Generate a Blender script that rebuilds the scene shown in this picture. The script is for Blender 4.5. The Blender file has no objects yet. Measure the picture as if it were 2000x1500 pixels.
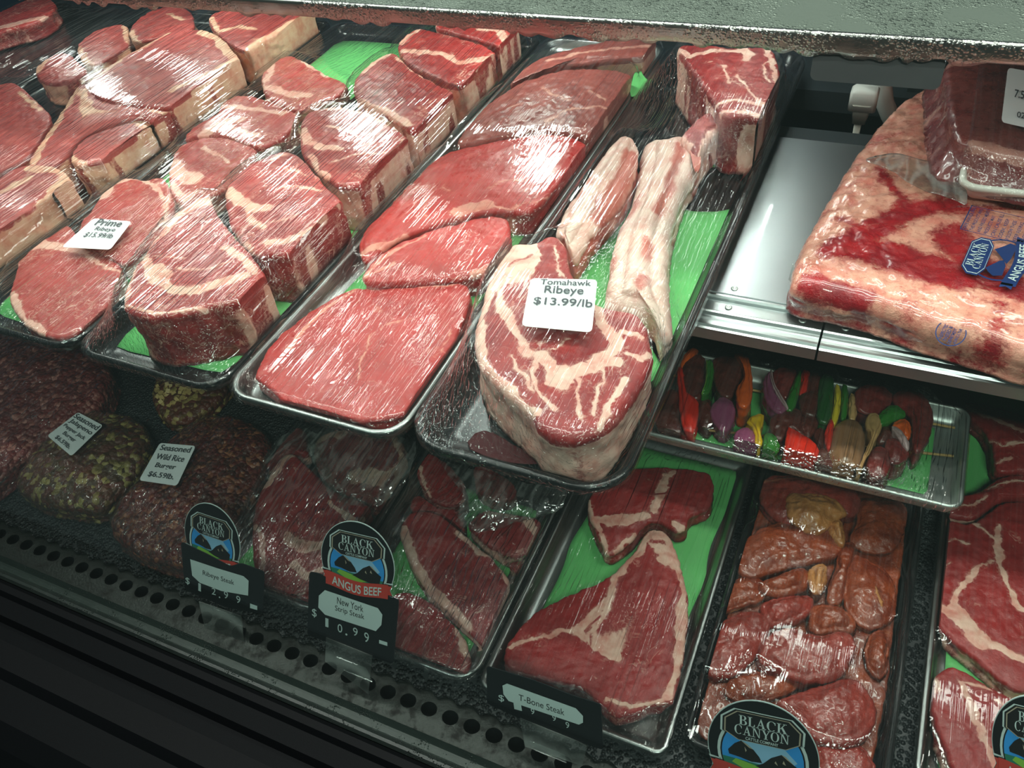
import bpy, math, random
import numpy as np
from mathutils import Vector, Matrix, noise as mnoise

sc = bpy.context.scene
COL = sc.collection
random.seed(7)
RNG = np.random.default_rng(11)

# ------------------------------------------------------------------ camera
# world axes: x runs along the case to the right, y goes into the case, z is up.
# z = 0 is the steel shelf, the lower deck lies at z = -0.31, the lens is 0.6 m above the shelf.
F_PX = 1618.0
_u = np.array([1050.0, 1740.0, -F_PX]); _v = np.array([-4100.0, 970.0, -F_PX])
_Y = _u/np.linalg.norm(_u); _X = -_v/np.linalg.norm(_v); _X = _X-_Y*(_X@_Y); _X /= np.linalg.norm(_X); _Z = np.cross(_X, _Y)
WM = np.array([_X, _Y, _Z])
CAM_H = 0.6
cam_d = bpy.data.cameras.new('camera'); cam = bpy.data.objects.new('camera', cam_d); COL.objects.link(cam)
cam_d.sensor_width = 36.0; cam_d.lens = 36.0*F_PX/2000.0; cam_d.clip_start = 0.01; cam_d.clip_end = 50
cam.matrix_world = Matrix(((WM[0][0], WM[0][1], WM[0][2], 0), (WM[1][0], WM[1][1], WM[1][2], 0), (WM[2][0], WM[2][1], WM[2][2], CAM_H), (0, 0, 0, 1)))
sc.camera = cam
sc.view_settings.view_transform = 'Standard'; sc.view_settings.look = 'None'
sc.view_settings.gamma = 1.0; sc.view_settings.use_curve_mapping = False
sc.view_settings.exposure = 0.2
try:
    sc.cycles.transparent_max_bounces = 24; sc.cycles.max_bounces = 8; sc.cycles.diffuse_bounces = 3
    sc.cycles.caustics_reflective = False; sc.cycles.caustics_refractive = False
    sc.cycles.sample_clamp_indirect = 4.0
except Exception:
    pass

# ------------------------------------------------------------------ world and lights
world = bpy.data.worlds.new('store'); sc.world = world; world.use_nodes = True
world.node_tree.nodes['Background'].inputs[0].default_value = (0.30, 0.42, 0.42, 1)
world.node_tree.nodes['Background'].inputs[1].default_value = 0.09

def area(name, loc, target, sx, sy, power, col=(1, 1, 1), spread=None):
    d = bpy.data.lights.new(name, 'AREA'); d.shape = 'RECTANGLE'; d.size = sx; d.size_y = sy; d.energy = power; d.color = col
    if spread: d.spread = math.radians(spread)
    o = bpy.data.objects.new(name, d); COL.objects.link(o)
    z = (Vector(loc)-Vector(target)).normalized(); x = Vector((1, 0, 0)); y = z.cross(x).normalized(); x = y.cross(z)
    o.matrix_world = Matrix(((x[0], y[0], z[0], loc[0]), (x[1], y[1], z[1], loc[1]), (x[2], y[2], z[2], loc[2]), (0, 0, 0, 1)))
    return o
area('canopy_lamp', (-0.55, 0.76, 1.15), (-0.55, 0.70, 0.0), 2.6, 0.10, 23, (1.0, 0.99, 0.91))
area('canopy_lamp', (-0.75, 0.40, 1.15), (-0.70, 0.47, 0.0), 1.9, 0.03, 6.0, (1.0, 1.0, 0.94))
for i_, x_ in enumerate((-1.55, -1.22, -0.90, -0.55)):
    area('rear_shelf_lamp', (x_, 1.17, 0.262), (x_, 1.08, 0.0), 0.10, 0.035, 1.35, (0.97, 1.0, 0.95))
for x_ in (-0.250, -0.214, -0.180):
    area('rear_shelf_lamp', (x_, 1.13, 0.262), (x_, 1.13, 0.0), 0.004, 0.42, 0.34, (0.97, 1.0, 0.95))
for x_, l_ in ((-2.05, 0.22), (-1.50, 0.22), (-0.84, 0.14)):
    area('film_glint_light', (x_, 1.36, 1.12), (x_*0.4, 0.45, 0.03), l_, 0.07, 2.2, (0.98, 1.0, 0.96))  # added lights, placed so the front film catches highlights
area('shelf_lamp', (-0.60, 0.80, 0.262), (-0.60, 0.70, -0.10), 2.2, 0.02, 2.2, (0.98, 1.0, 0.94))
area('front_lamp', (-1.4, -0.9, 2.4), (-0.9, 0.5, -0.2), 0.6, 0.3, 12, (0.92, 1.0, 0.95))  # unseen fill light added to brighten the lower left packs
area('front_lamp', (0.75, -1.0, 1.95), (0.2, 0.6, -0.2), 1.0, 0.25, 34, (0.97, 1.0, 0.92))

# ------------------------------------------------------------------ projection helpers (pixels of the 2000 x 1500 photograph)
def ray(px, py):
    return WM @ np.array([px-1000.0, 750.0-py, -F_PX])
def at(px, py, z):
    d = ray(px, py); t = (z-CAM_H)/d[2]; p = d*t; p[2] += CAM_H; return p
def atp(pts, z):
    return np.array([at(x, y, z)[:2] for x, y in pts])
def onplane(px, py, p0, n):
    d = ray(px, py); o = np.array([0, 0, CAM_H]); t = ((np.array(p0)-o)@np.array(n))/(d@np.array(n)); return o+d*t
def ZM(ox, oy, s, pts):
    return [(ox+x/s, oy+y/s) for x, y in pts]

# ------------------------------------------------------------------ object helpers
def srgb(r, g, b, a=1.0):
    f = lambda c: (c/255.0/12.92) if c/255.0 <= 0.04045 else ((c/255.0+0.055)/1.055)**2.4
    return (f(r), f(g), f(b), a)
def tag(o, label=None, cat=None, group=None, kind=None):
    if label: o['label'] = label
    if cat: o['category'] = cat
    if group: o['group'] = group
    if kind: o['kind'] = kind
    return o
def empty(name, loc, label=None, cat=None, group=None, kind=None):
    o = bpy.data.objects.new(name, None); COL.objects.link(o); o.location = loc; o.empty_display_size = 0.02
    return tag(o, label, cat, group, kind)
def put(name, V, Fs, mat, parent=None, smooth=True, attrs=None, origin=None, mats=None, midx=None):
    """V in world coordinates; the origin is the parent's place, else the base centre of the mesh"""
    V = np.asarray(V, float)
    if parent is not None:
        r = parent; org = np.zeros(3)
        while r is not None:
            org += np.array(r.location); r = r.parent
    elif origin is not None: org = np.array(origin)
    else: org = np.array([(V[:, 0].min()+V[:, 0].max())/2, (V[:, 1].min()+V[:, 1].max())/2, V[:, 2].min()])
    me = bpy.data.meshes.new(name)
    me.from_pydata((V-org).tolist(), [], Fs if isinstance(Fs, list) else Fs.tolist())
    for m in (mats or [mat]): me.materials.append(m)
    if midx is not None: me.polygons.foreach_set('material_index', list(midx))
    if smooth: me.polygons.foreach_set('use_smooth', [True]*len(me.polygons))
    if attrs:
        for k, a in attrs.items():
            at_ = me.attributes.new(k, 'FLOAT', 'POINT'); at_.data.foreach_set('value', np.asarray(a, np.float32))
    me.update()
    o = bpy.data.objects.new(name, me); COL.objects.link(o)
    if parent is None: o.location = org
    else: o.parent = parent
    return o
def structure(o):
    o['kind'] = 'structure'; return o

def box_vf(x0, x1, y0, y1, z0, z1):
    V = [(x, y, z) for z in (z0, z1) for y in (y0, y1) for x in (x0, x1)]
    F = [(0, 2, 3, 1), (4, 5, 7, 6), (0, 1, 5, 4), (2, 6, 7, 3), (0, 4, 6, 2), (1, 3, 7, 5)]
    return V, F
def merge(parts):
    V = []; F = []
    for v, f in parts:
        n = len(V); V += [tuple(p) for p in v]; F += [tuple(i+n for i in q) for q in f]
    return V, F
def extrude_x(profile, x0, x1, closed=True, nseg=1):
    n = len(profile); xs = np.linspace(x0, x1, nseg+1)
    V = [(x, y, z) for x in xs for y, z in profile]
    F = []
    for k in range(nseg):
        for i in range(n if closed else n-1):
            j = (i+1) % n; a = k*n
            F.append((a+i, a+j, a+n+j, a+n+i))
    if closed: F += [tuple(range(n))[::-1], tuple(range(nseg*n, nseg*n+n))]
    return V, F
def tube_vf(path, r, n=8, r2=None):
    P = [Vector(p) for p in path]; V = []; F = []
    for i, p in enumerate(P):
        t = (P[min(i+1, len(P)-1)]-P[max(i-1, 0)]).normalized()
        a = Vector((0, 0, 1)) if abs(t.z) < 0.9 else Vector((1, 0, 0))
        u = t.cross(a).normalized(); w = t.cross(u)
        rr = r[i] if hasattr(r, '__len__') else r
        for k in range(n):
            an = 2*math.pi*k/n; V.append(tuple(p+u*math.cos(an)*rr+w*math.sin(an)*rr))
    for i in range(len(P)-1):
        for k in range(n):
            F.append((i*n+k, i*n+(k+1) % n, (i+1)*n+(k+1) % n, (i+1)*n+k))
    F += [tuple(range(n))[::-1], tuple(range((len(P)-1)*n, len(P)*n))]
    return V, F

# value noise (numpy)
_perm = RNG.random((64, 64, 64))
def vnoise(P, scale, oct=3, seed=0):
    P = np.asarray(P, float)*scale+seed*17.31; out = np.zeros(len(P)); amp = 0.5; tot = 0
    for o in range(oct):
        i = np.floor(P).astype(int); f = P-i; f = f*f*(3-2*f); r = 0
        for dx in (0, 1):
            for dy in (0, 1):
                for dz in (0, 1):
                    w = (f[:, 0] if dx else 1-f[:, 0])*(f[:, 1] if dy else 1-f[:, 1])*(f[:, 2] if dz else 1-f[:, 2])
                    r = r+w*_perm[(i[:, 0]+dx) % 64, (i[:, 1]+dy) % 64, (i[:, 2]+dz) % 64]
        out += r*amp; tot += amp; amp *= 0.5; P = P*2.03+5.1
    return out/tot
def smooth_closed(P, it=2):
    P = np.asarray(P, float)
    for _ in range(it):
        Q = np.roll(P, -1, axis=0); P = np.stack([0.75*P+0.25*Q, 0.25*P+0.75*Q], 1).reshape(-1, P.shape[1])
    return P
def resample_closed(P, n):
    Q = np.vstack([P, P[:1]]); d = np.r_[0, np.cumsum(np.linalg.norm(np.diff(Q, axis=0), axis=1))]
    s = np.linspace(0, d[-1], n, endpoint=False)
    return np.stack([np.interp(s, d, Q[:, k]) for k in range(P.shape[1])], 1)
def resample_open(P, n):
    P = np.asarray(P, float); d = np.r_[0, np.cumsum(np.linalg.norm(np.diff(P, axis=0), axis=1))]
    s = np.linspace(0, d[-1], n); return np.stack([np.interp(s, d, P[:, k]) for k in range(P.shape[1])], 1)
def seg_near(P, S):
    """distance from points P (n,2) to polyline S (m,2), and the nearest points"""
    best = np.full(len(P), 1e9); near = np.zeros((len(P), 2))
    if len(S) == 1:
        return np.linalg.norm(P-S[0], axis=1), np.repeat(S[:1], len(P), 0)
    for a, b in zip(S[:-1], S[1:]):
        ab = b-a; t = np.clip(((P-a)@ab)/max(ab@ab, 1e-12), 0, 1); q = a+t[:, None]*ab
        d = np.linalg.norm(P-q, axis=1); m = d < best; best[m] = d[m]; near[m] = q[m]
    return best, near
def inside(P, poly):
    x, y = P[:, 0], P[:, 1]; c = np.zeros(len(P), bool); n = len(poly); j = n-1
    for i in range(n):
        xi, yi = poly[i]; xj, yj = poly[j]
        if abs(yj-yi) > 1e-12:
            m = ((yi > y) != (yj > y)) & (x < (xj-xi)*(y-yi)/(yj-yi)+xi); c ^= m
        j = i
    return c

# ------------------------------------------------------------------ node helpers
class NT:
    def __init__(s, name):
        s.m = bpy.data.materials.new(name); s.m.use_nodes = True; s.t = s.m.node_tree; s.t.nodes.clear()
        s.out = s.t.nodes.new('ShaderNodeOutputMaterial')
    def n(s, typ, **kw):
        x = s.t.nodes.new('ShaderNode'+typ)
        for k, v in kw.items(): setattr(x, k, v)
        return x
    def link(s, a, b): s.t.links.new(a, b)
    def setin(s, node, key, v):
        i = node.inputs[key]
        if hasattr(v, 'is_output') or hasattr(v, 'links') and not isinstance(v, (int, float, tuple, list)): s.link(v, i)
        else: i.default_value = v
    def math(s, op, a, b=None, c=None, clamp=False):
        x = s.n('Math', operation=op, use_clamp=clamp)
        for i, v in enumerate((a, b, c)):
            if v is not None: s.setin(x, i, v)
        return x.outputs[0]
    def mix(s, f, a, b):
        x = s.n('Mix', data_type='RGBA'); s.setin(x, 0, f); s.setin(x, 6, a); s.setin(x, 7, b); return x.outputs[2]
    def coord(s, scale=(1, 1, 1), rot=(0, 0, 0)):
        c = s.n('TexCoord'); m = s.n('Mapping'); m.inputs['Scale'].default_value = scale; m.inputs['Rotation'].default_value = rot
        s.link(c.outputs['Object'], m.inputs[0]); return m.outputs[0]
    def noise(s, vec, scale, detail=4, rough=0.55, dist=0.0):
        x = s.n('TexNoise'); s.link(vec, x.inputs['Vector']); x.inputs['Scale'].default_value = scale; x.inputs['Detail'].default_value = detail
        x.inputs['Roughness'].default_value = rough; x.inputs['Distortion'].default_value = dist; return x.outputs[0]
    def vor(s, vec, scale, feature='F1', out=0):
        x = s.n('TexVoronoi', feature=feature); s.link(vec, x.inputs['Vector']); x.inputs['Scale'].default_value = scale; return x.outputs[out]
    def ramp(s, v, a, b, c0=0.0, c1=1.0):
        x = s.n('MapRange', interpolation_type='SMOOTHSTEP'); s.setin(x, 0, v); x.inputs[1].default_value = a; x.inputs[2].default_value = b
        x.inputs[3].default_value = c0; x.inputs[4].default_value = c1; return x.outputs[0]
    def bump(s, h, strength, dist=0.001, normal=None):
        x = s.n('Bump'); s.link(h, x.inputs['Height']); x.inputs['Strength'].default_value = strength; x.inputs['Distance'].default_value = dist
        if normal is not None: s.link(normal, x.inputs['Normal'])
        return x.outputs[0]
    def schlick(s, nrm=None, f0=0.04):
        x = s.n('LayerWeight'); x.inputs[0].default_value = 0.5
        if nrm is not None: s.link(nrm, x.inputs[1])
        return s.math('ADD', s.math('MULTIPLY', s.math('POWER', x.outputs['Facing'], 4.5), 0.95), f0)
    def bsdf(s, col, rough=0.5, metal=0.0, spec=0.5, normal=None, coat=0.0, sss=0.0, emit=None):
        x = s.n('BsdfPrincipled'); s.setin(x, 'Base Color', col); s.setin(x, 'Roughness', rough); s.setin(x, 'Metallic', metal)
        x.inputs['Specular IOR Level'].default_value = spec; x.inputs['Coat Weight'].default_value = coat; x.inputs['Coat Roughness'].default_value = 0.08
        if sss: x.inputs['Subsurface Weight'].default_value = sss; x.inputs['Subsurface Radius'].default_value = (0.006, 0.002, 0.001); x.inputs['Subsurface Scale'].default_value = 0.5
        if normal is not None: s.link(normal, x.inputs['Normal'])
        s.link(x.outputs[0], s.out.inputs[0]); return x

def plain(name, col, rough=0.5, metal=0.0, bump=0.0, bscale=300, spec=0.5, var=0.12, coat=0.0):
    t = NT(name); v = t.coord(); nz = t.noise(v, bscale*0.15, 3)
    dark = tuple(c*(1-var) for c in col[:3])+(1,)
    c = t.mix(nz, dark, tuple(min(1, c*(1+var)) for c in col[:3])+(1,))
    nrm = t.bump(t.noise(v, bscale, 3), bump, 0.001) if bump else None
    t.bsdf(c, rough, metal, spec, nrm, coat); return t.m

def meat_mat(name, lean_a, lean_b, fat_a=(232, 200, 184), fat_b=(214, 150, 138), marb=0.5, mscale=45, rough=0.42, edge_noise=0.5, dark=(96, 26, 30), coat=0.0, bumps=0.5, edge=0.10, fibre=(1, 1, 1)):
    t = NT(name); v = t.coord(); vf = t.coord(fibre)
    at_ = t.n('Attribute', attribute_name='fat').outputs['Fac']; sd = t.n('Attribute', attribute_name='side').outputs['Fac']
    n1 = t.noise(v, 190, 6, 0.65, 0.4); n2 = t.noise(v, 28, 3, 0.55, 0.5)
    nn = t.math('ADD', t.math('MULTIPLY', t.math('SUBTRACT', n1, 0.5), edge_noise), t.math('MULTIPLY', t.math('SUBTRACT', n2, 0.5), edge_noise*0.8))
    fv = t.math('ADD', at_, nn); ff = t.ramp(fv, 0.5-edge, 0.5+edge)
    # thin marbling: the ridge of a distorted noise, kept to patches
    r1 = t.math('ABSOLUTE', t.math('SUBTRACT', t.noise(vf, mscale, 3, 0.55, 1.2), 0.5))
    m1 = t.math('MULTIPLY', t.ramp(r1, 0.0, 0.022, 1.0, 0.0), t.ramp(t.noise(v, 22, 2), 0.66-0.24*marb, 0.80-0.24*marb))
    r2 = t.math('ABSOLUTE', t.math('SUBTRACT', t.noise(vf, mscale*3.1, 2, 0.5, 0.8), 0.5))
    m2 = t.math('MULTIPLY', t.ramp(r2, 0.0, 0.035, 1.0, 0.0), t.ramp(t.noise(v, 40, 2), 0.66-0.16*marb, 0.80-0.16*marb))
    near = t.ramp(at_, 0.0, 0.5, 0.0, 1.0); r3 = t.math('ABSOLUTE', t.math('SUBTRACT', t.noise(vf, mscale*2.2, 3, 0.6, 1.5), 0.5))
    m2 = t.math('MAXIMUM', m2, t.math('MULTIPLY', near, t.ramp(r3, 0.02, 0.06, 1.0, 0.0)))
    mm = t.math('MULTIPLY', t.math('MAXIMUM', m1, t.math('MULTIPLY', m2, 0.6)), min(0.9, 0.4+0.5*marb))
    fac = t.math('MAXIMUM', ff, mm)
    lean = t.mix(t.ramp(t.noise(v, 30, 4, 0.6), 0.3, 0.7), srgb(*lean_a), srgb(*lean_b))
    grain = t.noise(vf, 620, 3, 0.6)
    lean = t.mix(t.ramp(grain, 0.25, 0.75, 0.30, 0.0), lean, srgb(*dark))
    lean = t.mix(t.math('MULTIPLY', sd, t.ramp(t.noise(v, 35, 3), 0.35, 0.6, 0.15, 0.6)), lean, srgb(*dark))
    fat = t.mix(t.ramp(t.noise(v, 55, 4, 0.6), 0.35, 0.75), srgb(*fat_a), srgb(*fat_b))
    col = t.mix(fac, lean, fat)
    h = t.math('ADD', t.math('MULTIPLY', grain, 0.35), t.math('ADD', t.math('MULTIPLY', fac, 0.35), t.math('MULTIPLY', t.noise(v, 150, 4, 0.6), 0.9)))
    nrm = t.bump(h, bumps, 0.0016)
    t.bsdf(col, t.ramp(t.noise(v, 90, 3), 0.3, 0.7, rough-0.1, rough+0.12), 0.0, 0.5, nrm, coat, 0.0); return t.m

def film_mat(name, sx=170, sy=1.8, strength=0.8, base=0.008, haze=0.009, rough=0.05, tint=(0.96, 0.98, 0.97), wrinkle=0.5, rot=0.0):
    t = NT(name); w = t.coord()
    def crease(fx, fy, seed, p, r):
        v = t.coord((fx/100, fy/100, fx/100), (0, 0, rot+r)); m = t.n('Mapping'); t.link(v, m.inputs[0]); m.inputs['Location'].default_value = (seed, seed*1.7, seed*0.3)
        n = t.noise(m.outputs[0], 100, 1, 0.5, 0.1); d = t.math('ABSOLUTE', t.math('SUBTRACT', n, 0.5)); return t.ramp(d, 0.0, p, 1.0, 0.0)
    c1 = crease(sx, sy, 0.0, 0.10, 0.0); c2 = crease(sx*0.55, sy*1.3, 3.1, 0.07, 0.10); c3 = crease(sx*1.9, sy*2.0, 7.7, 0.16, -0.06)
    pa = t.ramp(t.noise(w, 8, 2), 0.38, 0.62); pb = t.ramp(t.noise(w, 13, 2), 0.45, 0.65)
    h = t.math('ADD', t.math('MULTIPLY', c1, t.math('ADD', 0.25, pa)), t.math('ADD', t.math('MULTIPLY', c2, 0.8), t.math('MULTIPLY', t.math('MULTIPLY', c3, pb), 0.5)))
    h = t.math('ADD', h, t.math('MULTIPLY', t.noise(w, 50, 2, 0.5, 0.6), wrinkle))
    nrm = t.bump(h, strength, 0.0007)
    tr = t.n('BsdfTransparent'); tr.inputs[0].default_value = tint+(1,)
    gl = t.n('BsdfGlossy'); gl.inputs['Color'].default_value = (1, 1, 1, 1); t.link(nrm, gl.inputs['Normal']); t.setin(gl, 'Roughness', rough)
    f = t.math('ADD', t.schlick(nrm), base, clamp=True)
    m1 = t.n('MixShader'); t.link(f, m1.inputs[0]); t.link(tr.outputs[0], m1.inputs[1]); t.link(gl.outputs[0], m1.inputs[2])
    df = t.n('BsdfDiffuse'); df.inputs[0].default_value = (0.8, 0.84, 0.82, 1); t.link(nrm, df.inputs['Normal'])
    hz = t.math('ADD', t.math('MULTIPLY', c1, haze*2.0), haze*0.4)
    m2 = t.n('MixShader'); t.link(hz, m2.inputs[0]); t.link(m1.outputs[0], m2.inputs[1]); t.link(df.outputs[0], m2.inputs[2])
    t.link(m2.outputs[0], t.out.inputs[0]); return t.m
# ------------------------------------------------------------------ materials
M = {}
M['ribeye'] = meat_mat('ribeye_meat', (184, 52, 48), (150, 38, 38), (234, 186, 166), (216, 132, 116), marb=0.75, mscale=38)
M['prime'] = meat_mat('prime_meat', (190, 66, 62), (164, 48, 48), (232, 182, 166), (214, 136, 122), marb=0.95, mscale=60)
M['strip'] = meat_mat('strip_meat', (180, 72, 66), (154, 54, 52), (222, 176, 148), (204, 132, 108), marb=0.45, mscale=36)
M['sirloin'] = meat_mat('sirloin_meat', (198, 58, 56), (176, 46, 44), (222, 150, 132), (206, 112, 100), marb=0.42, mscale=24, dark=(120, 32, 32), rough=0.36)
M['sirloin_brown'] = meat_mat('sirloin_hazed', (160, 80, 72), (138, 66, 60), (206, 150, 134), (176, 104, 94), marb=0.4, mscale=22, dark=(88, 40, 38), rough=0.38)  # greyed brown puts the film's reflected haze into the meat colour
M['tomahawk'] = meat_mat('tomahawk_meat', (176, 52, 50), (142, 34, 38), (238, 198, 182), (222, 150, 136), marb=0.6, mscale=34)
M['bone'] = meat_mat('rib_bone', (190, 92, 80), (206, 120, 104), (232, 204, 190), (220, 168, 156), marb=0.1, edge=0.32, dark=(150, 60, 54), rough=0.38)
M['shade'] = meat_mat('shaded_steak', (160, 40, 42), (134, 30, 34), (222, 178, 162), (200, 130, 118), marb=0.5, mscale=34)  # darker steak tones, with the lower deck's shade put into the colour
M['tbone'] = meat_mat('tbone_meat', (170, 44, 44), (150, 38, 38), (230, 184, 166), (212, 132, 118), marb=0.35, mscale=30)
M['vac'] = meat_mat('vacuum_brisket', (170, 30, 36), (130, 18, 30), (216, 158, 136), (196, 112, 98), marb=0.35, edge=0.34, edge_noise=1.5, coat=0.9, rough=0.3, dark=(90, 16, 26), bumps=0.8)
M['vac2'] = meat_mat('vacuum_loin', (128, 62, 58), (100, 46, 46), (176, 124, 112), (150, 96, 88), marb=0.2, edge_noise=0.8, coat=0.9, rough=0.3)
M['marinated'] = meat_mat('marinated_meat', (168, 74, 40), (126, 46, 26), (206, 138, 80), (150, 84, 38), marb=0.15, edge_noise=0.9, dark=(52, 26, 14), coat=0.5, rough=0.28, bumps=0.9)
M['marinated_pink'] = meat_mat('marinated_pink_meat', (170, 62, 52), (138, 46, 38), (190, 110, 90), (150, 70, 46), marb=0.15, edge_noise=0.9, dark=(64, 26, 20), coat=0.5, rough=0.28, bumps=0.8)
M['ground'] = None
def ground_mat(name, a, b, c, sc_=160, bump=1.0, rough=0.4):
    t = NT(name); v = t.coord(); vo = t.vor(v, sc_, out=1); d = t.vor(v, sc_, out=0)
    x = t.n('SeparateColor'); t.link(vo, x.inputs[0])
    col = t.mix(t.ramp(x.outputs[0], 0.2, 0.8), srgb(*a), srgb(*b)); col = t.mix(t.ramp(x.outputs[1], 0.72, 0.85), col, srgb(*c))
    col = t.mix(t.ramp(t.noise(v, 30, 3), 0.35, 0.7, 0.0, 0.5), col, srgb(*a))
    h = t.math('SUBTRACT', t.noise(v, 120, 4), d)
    t.bsdf(col, rough, 0, 0.5, t.bump(h, bump, 0.003)); return t.m
M['beef_grind'] = ground_mat('ground_beef', (134, 52, 52), (110, 38, 40), (190, 120, 110))
M['jalapeno_grind'] = ground_mat('jalapeno_cheese_beef', (104, 52, 40), (84, 60, 38), (176, 158, 96), 130)
M['rice_grind'] = ground_mat('wild_rice_beef', (104, 34, 30), (70, 28, 22), (150, 90, 62), 170)
M['cheese'] = plain('diced_cheese', srgb(196, 170, 110), 0.5, var=0.15)
M['green'] = plain('green_paper', srgb(98, 186, 104), 0.62, bump=0.15, bscale=120, var=0.08)
M['pan_black'] = plain('black_tray', (0.007, 0.008, 0.009, 1), 0.2, bump=0.05, bscale=500, spec=0.4)
M['pan_silver'] = plain('steel_tray', (0.36, 0.38, 0.38, 1), 0.30, 1.0, bump=0.08, bscale=90)
M['pan_alu'] = plain('aluminium_tray', (0.56, 0.60, 0.58, 1), 0.42, 0.85, bump=0.15, bscale=60)
M['foam'] = plain('white_tray', srgb(214, 214, 204), 0.5)
M['film'] = film_mat('stretch_film')
M['film_fan'] = film_mat('stretch_film_low', strength=0.7)
M['bag'] = film_mat('gathered_bag_film', 60, 12, 0.9, 0.06, 0.05, 0.12, (0.86, 0.88, 0.85), 1.2)
M['paper'] = plain('white_label', srgb(236, 242, 243), 0.6, var=0.02)
M['ink'] = plain('black_ink', (0.015, 0.018, 0.02, 1), 0.6)
M['ink_grey'] = plain('grey_ink', (0.05, 0.06, 0.07, 1), 0.6)
M['card_black'] = plain('black_card', (0.008, 0.010, 0.012, 1), 0.42)
M['acrylic'] = film_mat('clear_acrylic', 10, 10, 0.02, 0.03, 0.07, 0.08, (0.93, 0.96, 0.95), 0.05)
M['mat'] = None

def steel_mat(name, col, rough, brush=(3, 260, 260), bump=0.25, drops=0.0, metal=1.0):
    t = NT(name); v = t.coord(brush); w = t.coord()
    b = t.noise(v, 6, 4, 0.6); h = b
    nrm = t.bump(b, bump, 0.0006)
    if drops:
        c1 = t.vor(w, 420, out=0); c2 = t.vor(w, 190, out=0); msk = t.ramp(t.noise(w, 14, 2), 0.35, 0.6)
        d = t.math('MULTIPLY', t.math('ADD', t.ramp(c1, 0.0, 0.55, 1.0, 0.0), t.math('MULTIPLY', t.ramp(c2, 0.0, 0.42, 1.0, 0.0), 2.0)), msk)
        nrm = t.bump(d, drops, 0.0022, nrm)
    c = t.mix(t.noise(w, 11, 3), tuple(x*0.86 for x in col)+(1,), tuple(col)+(1,))
    t.bsdf(c, rough, metal, 0.5, nrm); return t.m
M['steel'] = steel_mat('brushed_steel', (0.50, 0.54, 0.55), 0.36, (260, 2, 260), 0.12)
_b = [n for n in M['steel'].node_tree.nodes if n.type == 'BSDF_PRINCIPLED'][0]; _b.inputs['Coat Weight'].default_value = 0.8; _b.inputs['Coat Roughness'].default_value = 0.05; _b.inputs['Coat IOR'].default_value = 1.6
M['steel_rail'] = steel_mat('rail_steel', (0.62, 0.68, 0.68), 0.30, (2, 300, 300), 0.25)
M['steel_wet'] = steel_mat('wet_steel', (0.19, 0.225, 0.19), 0.36, (2, 120, 120), 0.2, 1.0, 0.4)
M['lip_wet'] = steel_mat('wet_steel_lip', (0.42, 0.42, 0.40), 0.30, (2, 120, 120), 0.3, 0.4)

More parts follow.
